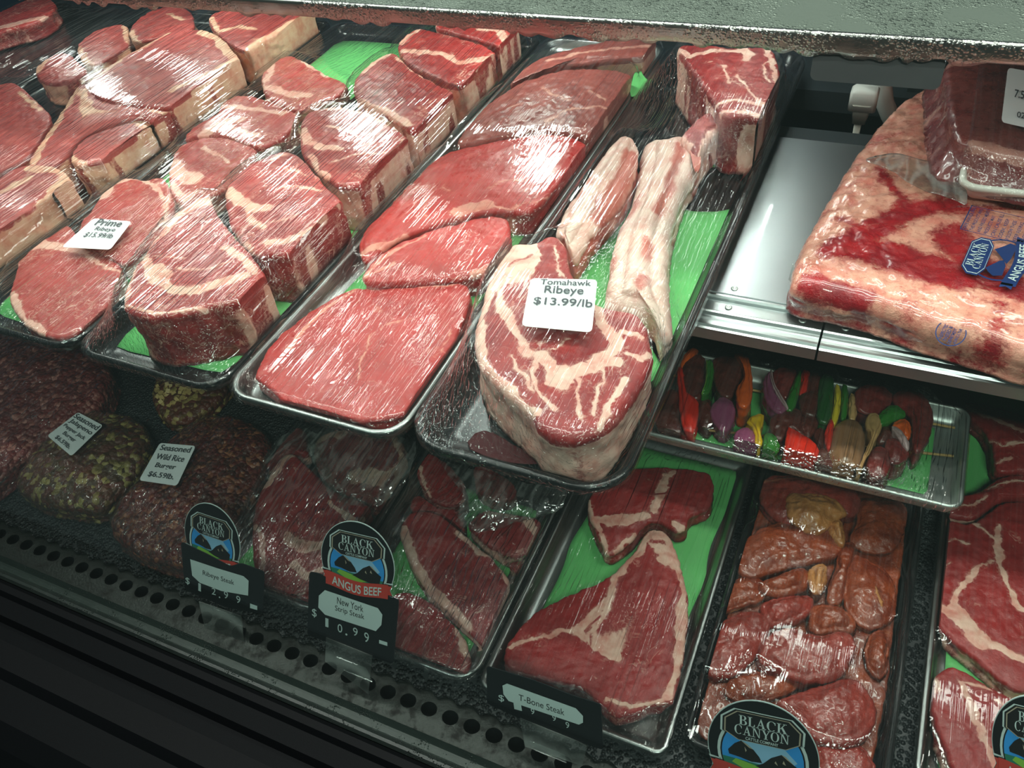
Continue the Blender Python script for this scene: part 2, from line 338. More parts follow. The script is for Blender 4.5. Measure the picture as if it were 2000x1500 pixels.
# ------------------------------------------------------------------ steak builder
CLIP = None; GROW = 1.0
def clip_pan(P):
    x0, x1, y0, y1, z0, z1, wall, lip = CLIP
    k = np.clip((P[:, 2]-z0)/(z1-z0), 0, 1); off = lip+0.0036+(wall+0.0025)*(1-k)
    P = P.copy(); P[:, 0] = np.clip(P[:, 0], x0+off, x1-off); P[:, 1] = np.clip(P[:, 1], y0+off, y1-off); return P
OBST = []     # (polygon, top height, rim round) of everything under film, filled per tray
def px_scale(px, py, z):
    a = at(px, py, z); b = at(px+1, py, z); c = at(px, py+1, z)
    return math.sqrt(np.linalg.norm(b-a)*np.linalg.norm(c-a))
def slab(name, outline, zt, zb, mat, fats=(), leans=(), base=0.0, side_fat=0.3, rnd=0.005, bulge=0.003, rough=0.0018, nseg=200, nring=40,
         spine=None, parent=None, seed=None, label=None, cat=None, group=None, tilt=(0, 0), taper=0.0, smooth=2, fatpolys=(), jag=0.0022, wid=None, lump=0.0, warp=1.0):
    seed = seed if seed is not None else (int(outline[0][0]*7+outline[0][1]*13)) % 97
    if GROW != 1.0:
        c_ = np.mean(outline, axis=0); outline = [tuple(c_+(np.array(p)-c_)*GROW) for p in outline]
    O = smooth_closed(atp(outline, zt), smooth); O = resample_closed(O, nseg)
    c0 = O.mean(0)
    nrm_j = (vnoise(np.c_[O, np.zeros(nseg)], 70, 3, seed)-0.5)+0.6*(vnoise(np.c_[O, np.zeros(nseg)], 230, 2, seed+1)-0.5)
    S = atp(spine, zt) if spine else np.array([c0])
    _, near = seg_near(O, S)
    if len(S) > 1:
        for _ in range(3): near = sum(np.roll(near, k, 0) for k in range(-5, 6))/11.0
    dirs = O-near; L = np.linalg.norm(dirs, axis=1); U = dirs/np.maximum(L, 1e-6)[:, None]
    O = O+U*(nrm_j*2*jag)[:, None]; dirs = O-near; L = np.linalg.norm(dirs, axis=1)
    rr = np.minimum(rnd, L*0.6); rr = np.minimum(rr, (zt-zb)*0.48)
    rings = []; zs = []; sides = []
    fr = np.linspace(0, 1, nring)**0.85; fr[0] = 0.02
    Li = L-rr
    for f in fr:
        rings.append(near+U*(Li*f)[:, None]); zs.append(np.full(nseg, zt)+bulge*(1-f**3)); sides.append(np.zeros(nseg))
    for k in range(1, 7):
        a = k/6*math.pi/2
        rings.append(near+U*(Li+rr*math.sin(a))[:, None]); zs.append(zt-rr*(1-math.cos(a))); sides.append(np.full(nseg, 0.1*k/6))
    nv = max(3, min(14, int((zt-zb)/0.004)))
    for k in range(1, nv+1):
        f = k/nv; zz = (zt-rr)*(1-f)+zb*f
        off = -taper*f*L+0.0012*math.sin(f*7+seed)
        rings.append(near+U*(L+off)[:, None]); zs.append(zz if hasattr(zz, '__len__') else np.full(nseg, zz)); sides.append(np.full(nseg, min(1, 0.3+f)))
    rings.append(near+U*(L*(1-taper)*0.5)[:, None]); zs.append(np.full(nseg, zb)); sides.append(np.ones(nseg))
    R = len(rings); XY = np.array(rings).reshape(-1, 2); Zv = np.array([np.asarray(z) for z in zs]).reshape(-1); SD = np.array(sides).reshape(-1)
    P3 = np.c_[XY, Zv]
    # undulation: strong on the flanks, gentle on the cut face
    n1 = vnoise(P3, 55, 3, seed)-0.5; n2 = vnoise(P3, 140, 2, seed+3)-0.5; n3 = vnoise(P3, 22, 2, seed+5)-0.5
    topw = np.clip(1-SD*2, 0, 1)
    P3[:, 2] += np.where(SD < 0.95, (n1*rough*2.0+n2*rough+n3*lump*2)*topw, 0)
    Uf = np.tile(U, (R, 1)); sw = np.clip(SD*3, 0, 1)*(Zv > zb+0.0005)
    P3[:, :2] += Uf*(((n1-0.22)*0.006+(n2-0.15)*0.004)*sw)[:, None]
    if CLIP: P3 = clip_pan(P3)
    P3[:, 2] += (tilt[0]*(P3[:, 0]-c0[0])+tilt[1]*(P3[:, 1]-c0[1]))*np.clip((Zv-zb)/max(zt-zb, 1e-6), 0, 1)
    # fat map
    scx = px_scale(*np.mean(outline, axis=0), zt); XY0 = XY
    q_ = np.c_[XY, np.zeros(len(XY))]
    w1 = vnoise(q_, 60, 2, seed+21)-0.5; w2 = vnoise(q_, 60, 2, seed+22)-0.5; w3 = vnoise(q_, 210, 2, seed+23)-0.5; w4 = vnoise(q_, 210, 2, seed+24)-0.5
    wk = warp; XY = XY+np.c_[w1*0.010+w3*0.005, w2*0.010+w4*0.005]*wk; wvar = 0.72+0.75*vnoise(q_, 45, 2, seed+25)
    fat = np.full(len(P3), float(base)); soft = 0.0035
    for w, pts in fats:
        d, _ = seg_near(XY, atp(pts, zt)); fat = np.maximum(fat, np.clip(0.5+(w*scx*0.5*wvar-d)/soft*0.5, 0, 1))
    for poly in fatpolys:
        PP = smooth_closed(atp(poly, zt), 1); ins = inside(XY, PP); d, _ = seg_near(XY, np.vstack([PP, PP[:1]]))
        fat = np.maximum(fat, np.clip(0.5+np.where(ins, d, -d)/soft*0.5, 0, 1))
    for w, pts in leans:
        d, _ = seg_near(XY, atp(pts, zt)); fat = np.minimum(fat, np.clip(0.5-(w*scx*0.5-d)/(soft*2)*0.5, 0, 1))
    XY = XY0
    sf = np.clip(0.5+(vnoise(np.c_[XY*1.0, Zv*0.35], 38, 2, seed+9)-0.5+(side_fat-0.5)*0.9)*2.2, 0, 1)
    fat = np.where(SD > 0.12, sf*np.clip(SD*3, 0, 1)+fat*(1-np.clip(SD*3, 0, 1)), fat)
    if lump: pass
    P3 = np.vstack([P3, [[near.mean(0)[0], near.mean(0)[1], zb]]]); fat = np.r_[fat, 0.3]; SD = np.r_[SD, 1]
    idx = np.arange(R*nseg).reshape(R, nseg)
    a = idx[:-1]; b = idx[1:]
    F = np.stack([a, b, np.roll(b, -1, 1), np.roll(a, -1, 1)], -1).reshape(-1, 4).tolist()
    if len(S) == 1:
        F.append(idx[0].tolist())
    else:
        F.append(idx[0].tolist())
    last = idx[-1]; cI = len(P3)-1
    F += [(int(last[i]), cI, int(last[(i+1) % nseg])) for i in range(nseg)]
    ar = np.sum(O[:, 0]*np.roll(O[:, 1], -1)-np.roll(O[:, 0], -1)*O[:, 1])
    if ar < 0: F = [tuple(q[::-1]) for q in F]
    o = put(name, P3, F, mat, parent=parent, attrs={'fat': fat, 'side': SD})
    if label: tag(o, label, cat, group)
    OBST.append((O.copy(), zt+bulge+rough, rnd, (tilt, c0)))
    return o

# ------------------------------------------------------------------ trays and film
def rrect(x0, x1, y0, y1, r, n=8):
    P = []
    for cx, cy, a0 in ((x1-r, y1-r, 0), (x0+r, y1-r, 90), (x0+r, y0+r, 180), (x1-r, y0+r, 270)):
        for k in range(n+1):
            a = math.radians(a0+90*k/n); P.append((cx+r*math.cos(a), cy+r*math.sin(a)))
    return np.array(P)
def pan_mesh(x0, x1, y0, y1, z0, z1, r=0.03, wall=0.014, lip=0.005, th=0.0022):
    """outer flange, sloping walls and a flat floor, with thickness"""
    prof = [(0.0, z1-0.006), (0.0, z1-0.001), (0.0015, z1+0.0008), (lip, z1+0.0008), (lip+0.002, z1-0.001), (lip+wall*0.5, (z0+z1)/2), (lip+wall, z0+th+0.002), (lip+wall+0.004, z0+th), (lip+wall+0.02, z0+th),
            ]
    under = [(lip+wall+0.02, z0), (lip+wall+0.002, z0), (lip+wall-0.003, z0+0.002), (lip+wall*0.5-0.003, (z0+z1)/2), (lip-0.002, z1-0.004), (0.0014, z1-0.006)]
    V = []; F = []; n = None
    allp = prof+under
    for off, z in allp:
        R = rrect(x0+off, x1-off, y0+off, y1-off, max(r-off, 0.006)); n = len(R)
        V += [(p[0], p[1], z) for p in R]
    m = len(allp)
    for k in range(m):
        kk = (k+1) % m
        if k == len(prof)-1: continue
        for i in range(n):
            j = (i+1) % n; F.append((k*n+i, k*n+j, kk*n+j, kk*n+i))
    F.append(tuple(range((len(prof)-1)*n, len(prof)*n)))
    F.append(tuple(range(len(prof)*n, (len(prof)+1)*n))[::-1])
    return V, F
def drape(x0, x1, y0, y1, zrim, obst, r=0.03, nx=70, ny=170, gap=0.0022, it=500, slack=0.0, pin=None):
    xs = np.linspace(x0, x1, nx); ys = np.linspace(y0, y1, ny); X, Y = np.meshgrid(xs, ys)
    P = np.c_[X.ravel(), Y.ravel()]; ob = np.full(len(P), -9.0)
    for poly, zt, rd, (tl, c0) in obst:
        if poly[:, 0].max() < x0-0.01 or poly[:, 0].min() > x1+0.01: continue
        ins = inside(P, poly)
        zz = zt+tl[0]*(P[:, 0]-c0[0])+tl[1]*(P[:, 1]-c0[1])+gap
        d, _ = seg_near(P, np.vstack([poly, poly[:1]]))
        e = np.clip(1-d/max(rd, 1e-4), 0, 1); zz = zz-rd*0.8*e*e
        ob = np.where(ins, np.maximum(ob, zz), ob)
    ob = ob.reshape(ny, nx)
    for _ in range(2):
        o2 = ob.copy(); o2[1:] = np.maximum(o2[1:], ob[:-1]); o2[:-1] = np.maximum(o2[:-1], ob[1:]); o3 = o2.copy()
        o2[:, 1:] = np.maximum(o2[:, 1:], o3[:, :-1]); o2[:, :-1] = np.maximum(o2[:, :-1], o3[:, 1:]); ob = o2
    H = np.full((ny, nx), zrim); H = np.maximum(H, ob)
    # outside the rounded corners the film is held at the rim
    R = rrect(x0, x1, y0, y1, r); outm = ~inside(P, R).reshape(ny, nx)
    edge = np.zeros((ny, nx), bool); edge[0] = edge[-1] = True; edge[:, 0] = edge[:, -1] = True; fix = edge | outm
    H[fix] = zrim
    dx = (x1-x0)/(nx-1); dy = (y1-y0)/(ny-1); wx = 1/dx**2; wy = 1.0/dy**2
    for k in range(it):
        A = (wx*(H[1:-1, :-2]+H[1:-1, 2:])+wy*(H[:-2, 1:-1]+H[2:, 1:-1]))/(2*(wx+wy))
        N = H.copy(); N[1:-1, 1:-1] = H[1:-1, 1:-1]+1.0*(A-H[1:-1, 1:-1]); N = np.maximum(N, ob); N[fix] = zrim; H = N
        if k == it//2: pass
    keep = ~outm
    return X, Y, H, keep
def film_mesh(name, x0, x1, y0, y1, zrim, obst, mat, parent, r=0.03, nx=70, ny=170, it=500, skirt=0.010):
    X, Y, H, keep = drape(x0, x1, y0, y1, zrim, obst, r, nx, ny, it=it)
    ny_, nx_ = H.shape; V = np.c_[X.ravel(), Y.ravel(), H.ravel()]
    # pull grid nodes outside the rounded corner onto it
    R = rrect(x0, x1, y0, y1, r); P = V[:, :2]; k = (~keep).ravel()
    if k.any():
        _, nr = seg_near(P[k], np.vstack([R, R[:1]])); V[k, 0] = nr[:, 0]; V[k, 1] = nr[:, 1]; V[k, 2] = zrim
    idx = np.arange(ny_*nx_).reshape(ny_, nx_)
    F = np.stack([idx[:-1, :-1], idx[:-1, 1:], idx[1:, 1:], idx[1:, :-1]], -1).reshape(-1, 4).tolist()
    # folded down over the rim
    loop = list(idx[0, :])+list(idx[1:, -1])+list(idx[-1, -2::-1])+list(idx[-2:0:-1, 0])
    c = np.array([(x0+x1)/2, (y0+y1)/2]); b = len(V); L = V[loop]; d = L[:, :2]-c; s = np.sign(d)
    hx, hy = (x1-x0)/2, (y1-y0)/2
    E1 = L.copy(); E1[:, :2] = c+d*np.array([(hx+0.0012)/hx, (hy+0.0012)/hy]); E1[:, 2] -= 0.002
    E2 = E1.copy(); E2[:, 2] = zrim-skirt
    V = np.vstack([V, E1, E2]); n = len(loop)
    for i in range(n):
        j = (i+1) % n
        F.append((int(loop[i]), b+i, b+j, int(loop[j]))); F.append((b+i, b+n+i, b+n+j, b+j))
    return put(name, V, F, mat, parent=parent)
def sheet(name, pts, z, mat, th=0.0004, parent=None, wave=0.0, label=None, cat=None, group=None, world_pts=None):
    O = np.array(world_pts) if world_pts is not None else atp(pts, z); O = resample_closed(smooth_closed(O, 1), 90); c = O.mean(0); V = []; n = len(O); F = []
    K = 12
    for s_, dz in ((0, th), (1, 0)):
        for k in range(K+1):
            f = 1-k/K*0.98; Q = c+(O-c)*f; z_ = z+dz+wave*(vnoise(np.c_[Q, np.zeros(n)], 30, 2, 3)-0.5)
            V += np.c_[Q, z_].tolist()
    for k in range(K):
        for i in range(n):
            j = (i+1) % n; F.append((k*n+i, k*n+j, (k+1)*n+j, (k+1)*n+i))
            o_ = (K+1)*n; F.append((o_+k*n+j, o_+k*n+i, o_+(k+1)*n+i, o_+(k+1)*n+j))
    F.append(tuple(range(K*n, (K+1)*n))); F.append(tuple(range((2*K+1)*n, (2*K+2)*n))[::-1])
    for i in range(n): F.append((i, (K+1)*n+i, (K+1)*n+(i+1) % n, (i+1) % n))
    ar = np.sum(O[:, 0]*np.roll(O[:, 1], -1)-np.roll(O[:, 0], -1)*O[:, 1])
    if ar < 0: F = [tuple(q[::-1]) for q in F]
    o = put(name, V, F, mat, parent=parent)
    if label: tag(o, label, cat, group)
    return o

# ------------------------------------------------------------------ lettering
_tc = {}
def text_vf(s, off=0.014):
    """outline lettering as flat triangles in a 0..w, 0..h box"""
    if (s, off) in _tc: return _tc[(s, off)]
    cu = bpy.data.curves.new('t', 'FONT'); cu.body = s; cu.resolution_u = 4; cu.offset = off; ob = bpy.data.objects.new('t', cu); COL.objects.link(ob)
    dg = bpy.context.evaluated_depsgraph_get(); me = bpy.data.meshes.new_from_object(ob.evaluated_get(dg))
    V = np.array([v.co[:2] for v in me.vertices]); F = [tuple(p.vertices) for p in me.polygons]
    bpy.data.objects.remove(ob); bpy.data.curves.remove(cu); bpy.data.meshes.remove(me)
    V = V-V.min(0)
    _tc[(s, off)] = (V, F, V.max(0)); return _tc[(s, off)]
class Face:
    """a flat or four-cornered patch in the world: maps (u, v, lift) to a point"""
    def __init__(s, c00, c10, c11, c01):
        s.c = [np.array(c, float) for c in (c00, c10, c11, c01)]
        n = np.cross(s.c[1]-s.c[0], s.c[3]-s.c[0]); s.n = n/np.linalg.norm(n)
    def __call__(s, u, v, l=0.0):
        c = s.c; return c[0]*(1-u)*(1-v)+c[1]*u*(1-v)+c[2]*u*v+c[3]*(1-u)*v+s.n*l
    def bend(s, k): s.k = k
def lettering(name, fc, lines, mat, parent, lift=0.0004):
    """lines: (text, u0, u1, v0, v1)"""
    V = []; F = []
    for tx, u0, u1, v0, v1 in lines:
        tv, tf, (w, h) = text_vf(tx); n = len(V)
        V += [fc(u0+(u1-u0)*x/w, v0+(v1-v0)*y/h, lift) for x, y in tv]; F += [tuple(i+n for i in q) for q in tf]
    return put(name, V, F, mat, parent=parent, smooth=False)
def flat(name, fc, polys, mat, parent, lift=0.0002, th=0.0):
    V = []; F = []
    for P in polys:
        n = len(V); V += [fc(u, v, lift) for u, v in P]; m = len(P); F.append(tuple(range(n, n+m)))
        if th:
            V += [fc(u, v, lift-th) for u, v in P]; F.append(tuple(range(n+m, n+2*m))[::-1])
            F += [(n+i, n+m+i, n+m+(i+1) % m, n+(i+1) % m) for i in range(m)]
    return put(name, V, F, mat, parent=parent, smooth=False)
def rr_uv(r=0.06, asp=1.0, n=5, u0=0, u1=1, v0=0, v1=1):
    P = []
    for cu, cv, a0 in ((u1-r, v1-r*asp, 0), (u0+r, v1-r*asp, 90), (u0+r, v0+r*asp, 180), (u1-r, v0+r*asp, 270)):
        for k in range(n+1):
            a = math.radians(a0+90*k/n); P.append((cu+r*math.cos(a), cv+r*asp*math.sin(a)))
    return P
def chamfer(c=0.12, d=0.2):
    return [(c, 0), (1-c, 0), (1, d), (1, 1-d), (1-c, 1), (c, 1), (0, 1-d), (0, d)]

def price_label(parent, corners_px, z, lines, lift=0.0012, ink='ink', bend=0.0, zs=None):
    """corners: top left, top right, bottom right, bottom left as read"""
    zz = zs or (z,)*4
    tl, tr, br, bl = [at(px, py, q) for (px, py), q in zip(corners_px, zz)]
    fc = Face(bl, br, tr, tl)
    lab = flat('price_label', fc, [rr_uv(0.07, 1.1)], M['paper'], parent, lift, 0.0003)
    lettering('lettering', fc, lines, M[ink], lab, lift+0.0011)
    return lab
# ------------------------------------------------------------------ the display case
t = NT('knit_mat'); v = t.coord(); a_ = t.vor(t.coord((1, 1.0, 1)), 230, out=0)
t.bsdf(t.mix(t.ramp(a_, 0.2, 0.6), (0.010, 0.013, 0.014, 1), (0.03, 0.036, 0.038, 1)), 0.45, 0, 0.5, t.bump(t.ramp(a_, 0.15, 0.7, 1.0, 0.0), 1.0, 0.003)); M['mat'] = t.m
M['case_black'] = plain('black_bumper', (0.0025, 0.0035, 0.0045, 1), 0.6, bump=0.1, bscale=900, spec=0.2)
M['case_dark'] = plain('dark_case_liner', (0.02, 0.028, 0.032, 1), 0.5)
M['blue'] = plain('dark_blue_liner', (0.012, 0.03, 0.06, 1), 0.45)
M['white_plastic'] = plain('white_plastic', (0.62, 0.64, 0.60, 1), 0.45)
M['plug'] = plain('cream_plastic', (0.55, 0.55, 0.48, 1), 0.5)
M['under'] = plain('shelf_underside', (0.62, 0.65, 0.62, 1), 0.55)
M['hole'] = M['case_black']

ZD = -0.31
V, F = box_vf(-2.6, 1.0, 0.335, 1.45, ZD-0.02, ZD-0.0035); structure(put('floor', V, F, M['case_dark'], smooth=False))
V, F = box_vf(-2.6, 1.0, 1.43, 1.45, ZD, 0.75); structure(put('wall_back', V, F, M['blue'], smooth=False))
V, F = box_vf(-2.6, 1.0, 0.16, 1.45, ZD-0.12, ZD-0.08); structure(put('trim_1', V, F, M['case_dark'], smooth=False))
V, F = box_vf(0.92, 0.95, 0.30, 1.43, ZD-0.02, 0.75); structure(put('wall_right', V, F, M['blue'], smooth=False))
V, F = box_vf(-2.45, -2.42, 0.30, 1.43, ZD-0.02, 0.75); structure(put('wall_left', V, F, M['blue'], smooth=False))

# woven rubber mat with a scalloped front edge
xs = np.linspace(-1.9, 0.9, 560); Vm = []; Fm = []
ed = 0.317+0.0065*np.abs(np.sin((xs+0.494+0.0137)*math.pi/0.0275))+0.004*(vnoise(np.c_[xs, xs*0, xs*0], 3, 2)-0.5)
for x, e in zip(xs, ed):
    Vm += [(x, e, ZD+0.003), (x, 1.40, ZD+0.003), (x, 1.40, ZD-0.0025), (x, e, ZD-0.0025)]
for i in range(len(xs)-1):
    for k in range(4):
        kk = (k+1) % 4; Fm.append((4*i+k, 4*i+kk, 4*i+4+kk, 4*i+4+k))
Fm += [(0, 1, 2, 3), tuple(4*(len(xs)-1)+k for k in (3, 2, 1, 0))]
tag(put('rubber_mat', Vm, Fm, M['mat'], smooth=False), 'black textured rubber mat with scalloped edge under the lower trays', 'mat')

# perforated air return grille, real holes
def grille(x0, x1, y0, y1, z, pitch, r, yh):
    V = []; F = []; n = int(round((x1-x0)/pitch)); K = 24; th = 0.0015
    for i in range(n):
        a = x0+i*pitch; b = a+pitch; cx = (a+b)/2; base = len(V)
        for k in range(K):
            an = 2*math.pi*k/K+math.pi/4; c_, s_ = math.cos(an), math.sin(an)
            V.append((cx+r*c_*(0.94), yh+r*0.80*s_, z))
            m = max(abs(c_), abs(s_)); V.append((cx+pitch/2*c_/m, yh+pitch/2*s_/m, z)); V.append((cx+r*c_*0.94, yh+r*0.80*s_, z-th))
        for k in range(K):
            j = (k+1) % K; F.append((base+3*k, base+3*k+1, base+3*j+1, base+3*j)); F.append((base+3*k, base+3*j, base+3*j+2, base+3*k+2))
    xa, xb = x0, x0+n*pitch
    for ya, yb in ((y0, yh-pitch/2), (yh+pitch/2, y1)):
        q = len(V); V += [(xa, ya, z), (xb, ya, z), (xb, yb, z), (xa, yb, z)]; F.append((q, q+1, q+2, q+3))
    q = len(V); V += [(xa, y0, z), (xb, y0, z), (xb, y0, z-0.06), (xa, y0, z-0.06)]; F.append((q+3, q+2, q+1, q))
    q = len(V); V += [(xa, y1, z), (xb, y1, z), (xb, y1, z-0.06), (xa, y1, z-0.06)]; F.append((q, q+1, q+2, q+3))
    return V, F
t = NT('dirty_grille'); v = t.coord(); d = t.ramp(t.noise(v, 60, 5, 0.7), 0.45, 0.7)
t.bsdf(t.mix(d, (0.022, 0.028, 0.025, 1), (0.008, 0.008, 0.007, 1)), t.ramp(d, 0, 1, 0.4, 0.65), 0.5, 0.5, t.bump(t.noise(v, 300, 3), 0.5, 0.001)); M['grille'] = t.m
V, F = grille(-1.9, 0.9, 0.276, 0.336, ZD-0.0035, 0.0275, 0.0105, 0.303)
tag(put('air_return_grille', V, F, M['grille'], smooth=False), 'soiled steel air return grille with one row of oval holes at the case front', 'grille')

# channel that holds the glass, wet and dull, and the black bumper below it
t = NT('wet_channel'); v = t.coord((1, 1, 1)); w = t.vor(v, 420, out=0); msk = t.ramp(t.noise(v, 45, 3), 0.5, 0.65)
t.bsdf(t.mix(t.noise(v, 40, 4), (0.014, 0.022, 0.020, 1), (0.035, 0.048, 0.043, 1)), 0.35, 0.2, 0.5, t.bump(t.math('MULTIPLY', t.ramp(w, 0, .4, 1, 0), msk), 1.0, 0.002)); M['channel'] = t.m
prof = [(0.276, ZD-0.002), (0.276, ZD-0.05), (0.250, ZD-0.05), (0.250, ZD-0.012), (0.2525, ZD-0.007), (0.256, ZD-0.007), (0.262, ZD-0.010), (0.270, ZD-0.009)]
V, F = extrude_x(prof, -1.95, 0.9); structure(put('trim_2', V, F, M['channel'], smooth=False))
prof = [(0.249, ZD-0.012), (0.244, ZD-0.008), (0.236, ZD-0.010), (0.232, ZD-0.022), (0.212, ZD-0.030), (0.208, ZD-0.050), (0.190, ZD-0.056), (0.160, ZD-0.058), (0.150, ZD-0.075), (0.11, ZD-0.085), (0.085, ZD-0.11), (0.06, ZD-0.18), (0.06, ZD-0.40), (0.249, ZD-0.40)]
V, F = extrude_x(prof[::-1], -1.95, 0.9); structure(put('trim_3', V, F, M['case_black'], smooth=False))

# front glass, leaning back
t = NT('case_glass'); tr = t.n('BsdfTransparent'); tr.inputs[0].default_value = (0.93, 0.975, 0.955, 1)
gl = t.n('BsdfGlossy'); gl.inputs['Roughness'].default_value = 0.03; 
m1 = t.n('MixShader'); t.link(t.schlick(), m1.inputs[0]); t.link(tr.outputs[0], m1.inputs[1]); t.link(gl.outputs[0], m1.inputs[2])
df = t.n('BsdfDiffuse'); df.inputs[0].default_value = (0.55, 0.75, 0.70, 1)
m2 = t.n('MixShader'); m2.inputs[0].default_value = 0.008; t.link(m1.outputs[0], m2.inputs[1]); t.link(df.outputs[0], m2.inputs[2]); t.link(m2.outputs[0], t.out.inputs[0]); M['glass'] = t.m
V, F = extrude_x([(0.260, ZD-0.008), (0.262, ZD-0.008), (0.262+0.13, 0.50), (0.260+0.13, 0.50)], -1.95, 0.9)
gob = structure(put('window_1', V, F, M['glass'], smooth=False))

# ------------------------------------------------------------------ steel shelf of lift-out panels, folded front rail
def shelf_panel(x0, x1, label):
    r = empty('steel_shelf_panel', ((x0+x1)/2, 0.9, -0.012), label, 'shelf', 'steel shelf panels laid side by side')
    V, F = extrude_x([(1.105, 0.0), (0.745, 0.0), (0.745, -0.012), (1.105, -0.012)], x0+0.0007, x1-0.0007); put('shelf_top', V, F, M['steel'], r, smooth=False)
    pr = []
    for k in range(9):
        a = math.pi*k/8; pr.append((0.741-0.004*math.cos(math.pi-a)*-1*-1, 0.001+0.0032*math.sin(a)))
    pr = [(0.7448, -0.001), (0.7445, 0.0018), (0.7425, 0.0035), (0.7395, 0.0035), (0.7375, 0.0015), (0.737, -0.002), (0.720, -0.0035), (0.7185, -0.001), (0.7165, 0.0), (0.7145, -0.001), (0.7125, -0.004), (0.7085, -0.004), (0.7065, -0.0025), (0.7045, -0.004), (0.700, -0.0046), (0.6985, -0.0025), (0.6955, -0.0025), (0.6935, -0.005), (0.691, -0.006), (0.6905, -0.020), (0.694, -0.020), (0.7448, -0.011)]
    pr = [(a, b-0.0037) for a, b in pr]
    V, F = extrude_x(pr, x0+0.0007, x1-0.0007); put('front_rail', V, F, M['steel_rail'], r, smooth=False)
    for x in [q for q in (-0.130, -0.050, -0.006, 0.095, 0.19) if x0 < q < x1]:
        for y, z in ((0.7555, 0.0002), (0.729, -0.0061)):
            P = []; K = 12; Vr = []; Fr = []
            for rr_, zz in ((0.0042, 0), (0.0038, 0.0009), (0.0022, 0.0014), (0.0016, 0.0006), (0.0004, 0.0004)):
                Vr += [(x+rr_*math.cos(2*math.pi*k/K), y+rr_*math.sin(2*math.pi*k/K), z+zz) for k in range(K)]
            for a in range(4):
                for k in range(K): Fr.append((a*K+k, a*K+(k+1) % K, (a+1)*K+(k+1) % K, (a+1)*K+k))
            Fr.append(tuple(range(4*K, 5*K)))
            put('rivet', Vr, Fr, M['pan_alu'], r)
    return r
shelf_panel(-0.640, -0.0285, 'brushed steel shelf panel bare between the long rib bones and the vacuum packed brisket')
shelf_panel(-0.0275, 0.90, 'brushed steel shelf panel under the vacuum packed brisket')
shelf_panel(-1.25, -0.641, 'steel shelf panel hidden under the thick ribeye and prime steak trays')
shelf_panel(-1.90, -1.251, 'steel shelf panel under the strip steak tray at the left end')
V, F = box_vf(-1.9, 0.9, 1.06, 1.16, -0.045, -0.0125); V3, F3 = box_vf(-1.9, 0.9, 1.28, 1.428, -0.045, -0.0125); V2, F2 = box_vf(-1.9, 0.9, 0.80, 0.83, -0.045, -0.0125)
tag(put('shelf_support', *merge([(V, F), (V2, F2), (V3, F3)]), M['case_dark'], smooth=False), 'dark support beam running along under the steel shelf', 'support')

# upper shelf, wet with condensation
r = empty('condensation_shelf', (-0.4, 1.0, 0.27), 'wide steel shelf beaded with condensation across the top of the case', 'shelf')
V, F = box_vf(-1.9, 0.9, 0.763, 1.42, 0.285, 0.2885); put('shelf_top', V, F, M['steel_wet'], r, smooth=False)
V, F = box_vf(-1.9, 0.9, 0.775, 1.42, 0.272, 0.2845); put('underside', V, F, M['under'], r, smooth=False)
nx = 700; xs = np.linspace(-1.9, 0.9, nx); V = []; F = []
drip = np.zeros(nx)
for i in range(120):
    cx = -1.9+2.8*random.random(); w = random.uniform(0.005, 0.014); h = random.uniform(0.0018, 0.0060); drip = np.maximum(drip, h*np.clip(1-((xs-cx)/w)**2, 0, 1))
for i, x in enumerate(xs):
    zb_ = 0.2695-drip[i]; b = 0.0015*vnoise(np.array([[x, 0, 0]]), 120, 2)[0]
    pr = [(0.7655, 0.2865), (0.7640, 0.2888), (0.7618, 0.2884), (0.7605, 0.2866), (0.7608-b*0.3, 0.284), (0.7626-b, 0.277), (0.7642-b*1.2, 0.2715), (0.7655, zb_), (0.7675, zb_+0.0005), (0.7685, 0.2720)]
    V += [(x, y, z) for y, z in pr]
K = 10
for i in range(nx-1):
    for k in range(K):
        kk = (k+1) % K; F.append((i*K+k, (i+1)*K+k, (i+1)*K+kk, i*K+kk))
put('front_lip', V, F, M['lip_wet'], r)
# hanging ticket holder under its lip
p = [(-0.083, 0.27), (0.022, 0.27)]
P = rrect(-0.084, 0.024, 0.2440, 0.2700, 0.006); V = [(x, 0.7700-(0.27-z)*0.25, z) for x, z in P]+[(x, 0.7730-(0.27-z)*0.25, z) for x, z in P]; n = len(P)
F = [tuple(range(n)), tuple(range(n, 2*n))[::-1]]+[(i, n+i, n+(i+1) % n, (i+1) % n) for i in range(n)]
tk = put('ticket_holder', V, F, plain('smoky_steel', (0.085, 0.088, 0.09, 1), 0.3, 0.2), smooth=False)
tag(tk, 'grey ticket holder with rounded corners hanging under the wet shelf lip', 'holder')

# behind the shelf: white plug, pipe, liner posts
r = empty('power_plug', (-0.05, 1.20, -0.01), 'cream plastic plug standing behind the bare steel shelf', 'plug')
c = at(1680, 235, 0.03); px0 = c[0]; py0 = 1.225
def loft_rects(secs):
    V = []; F = []
    for cx, cy, z, hx, hy, r_ in secs:
        R = rrect(cx-hx, cx+hx, cy-hy, cy+hy, r_, 4); V += [(a, b, z) for a, b in R]; n = len(R)
    for k in range(len(secs)-1):
        for i in range(n): F.append((k*n+i, k*n+(i+1) % n, (k+1)*n+(i+1) % n, (k+1)*n+i))
    F += [tuple(range(n))[::-1], tuple(range((len(secs)-1)*n, len(secs)*n))]
    return V, F
bx, by = onplane(1690, 200, (0, 1.2, 0), (0, 1, 0))[[0, 2]]
V, F = loft_rects([(bx-0.004, 1.2, by-0.09, .004, .004, .002), (bx-0.004, 1.2, by-0.03, .005, .005, .002)]); put('cord', V, F, M['plug'], r)
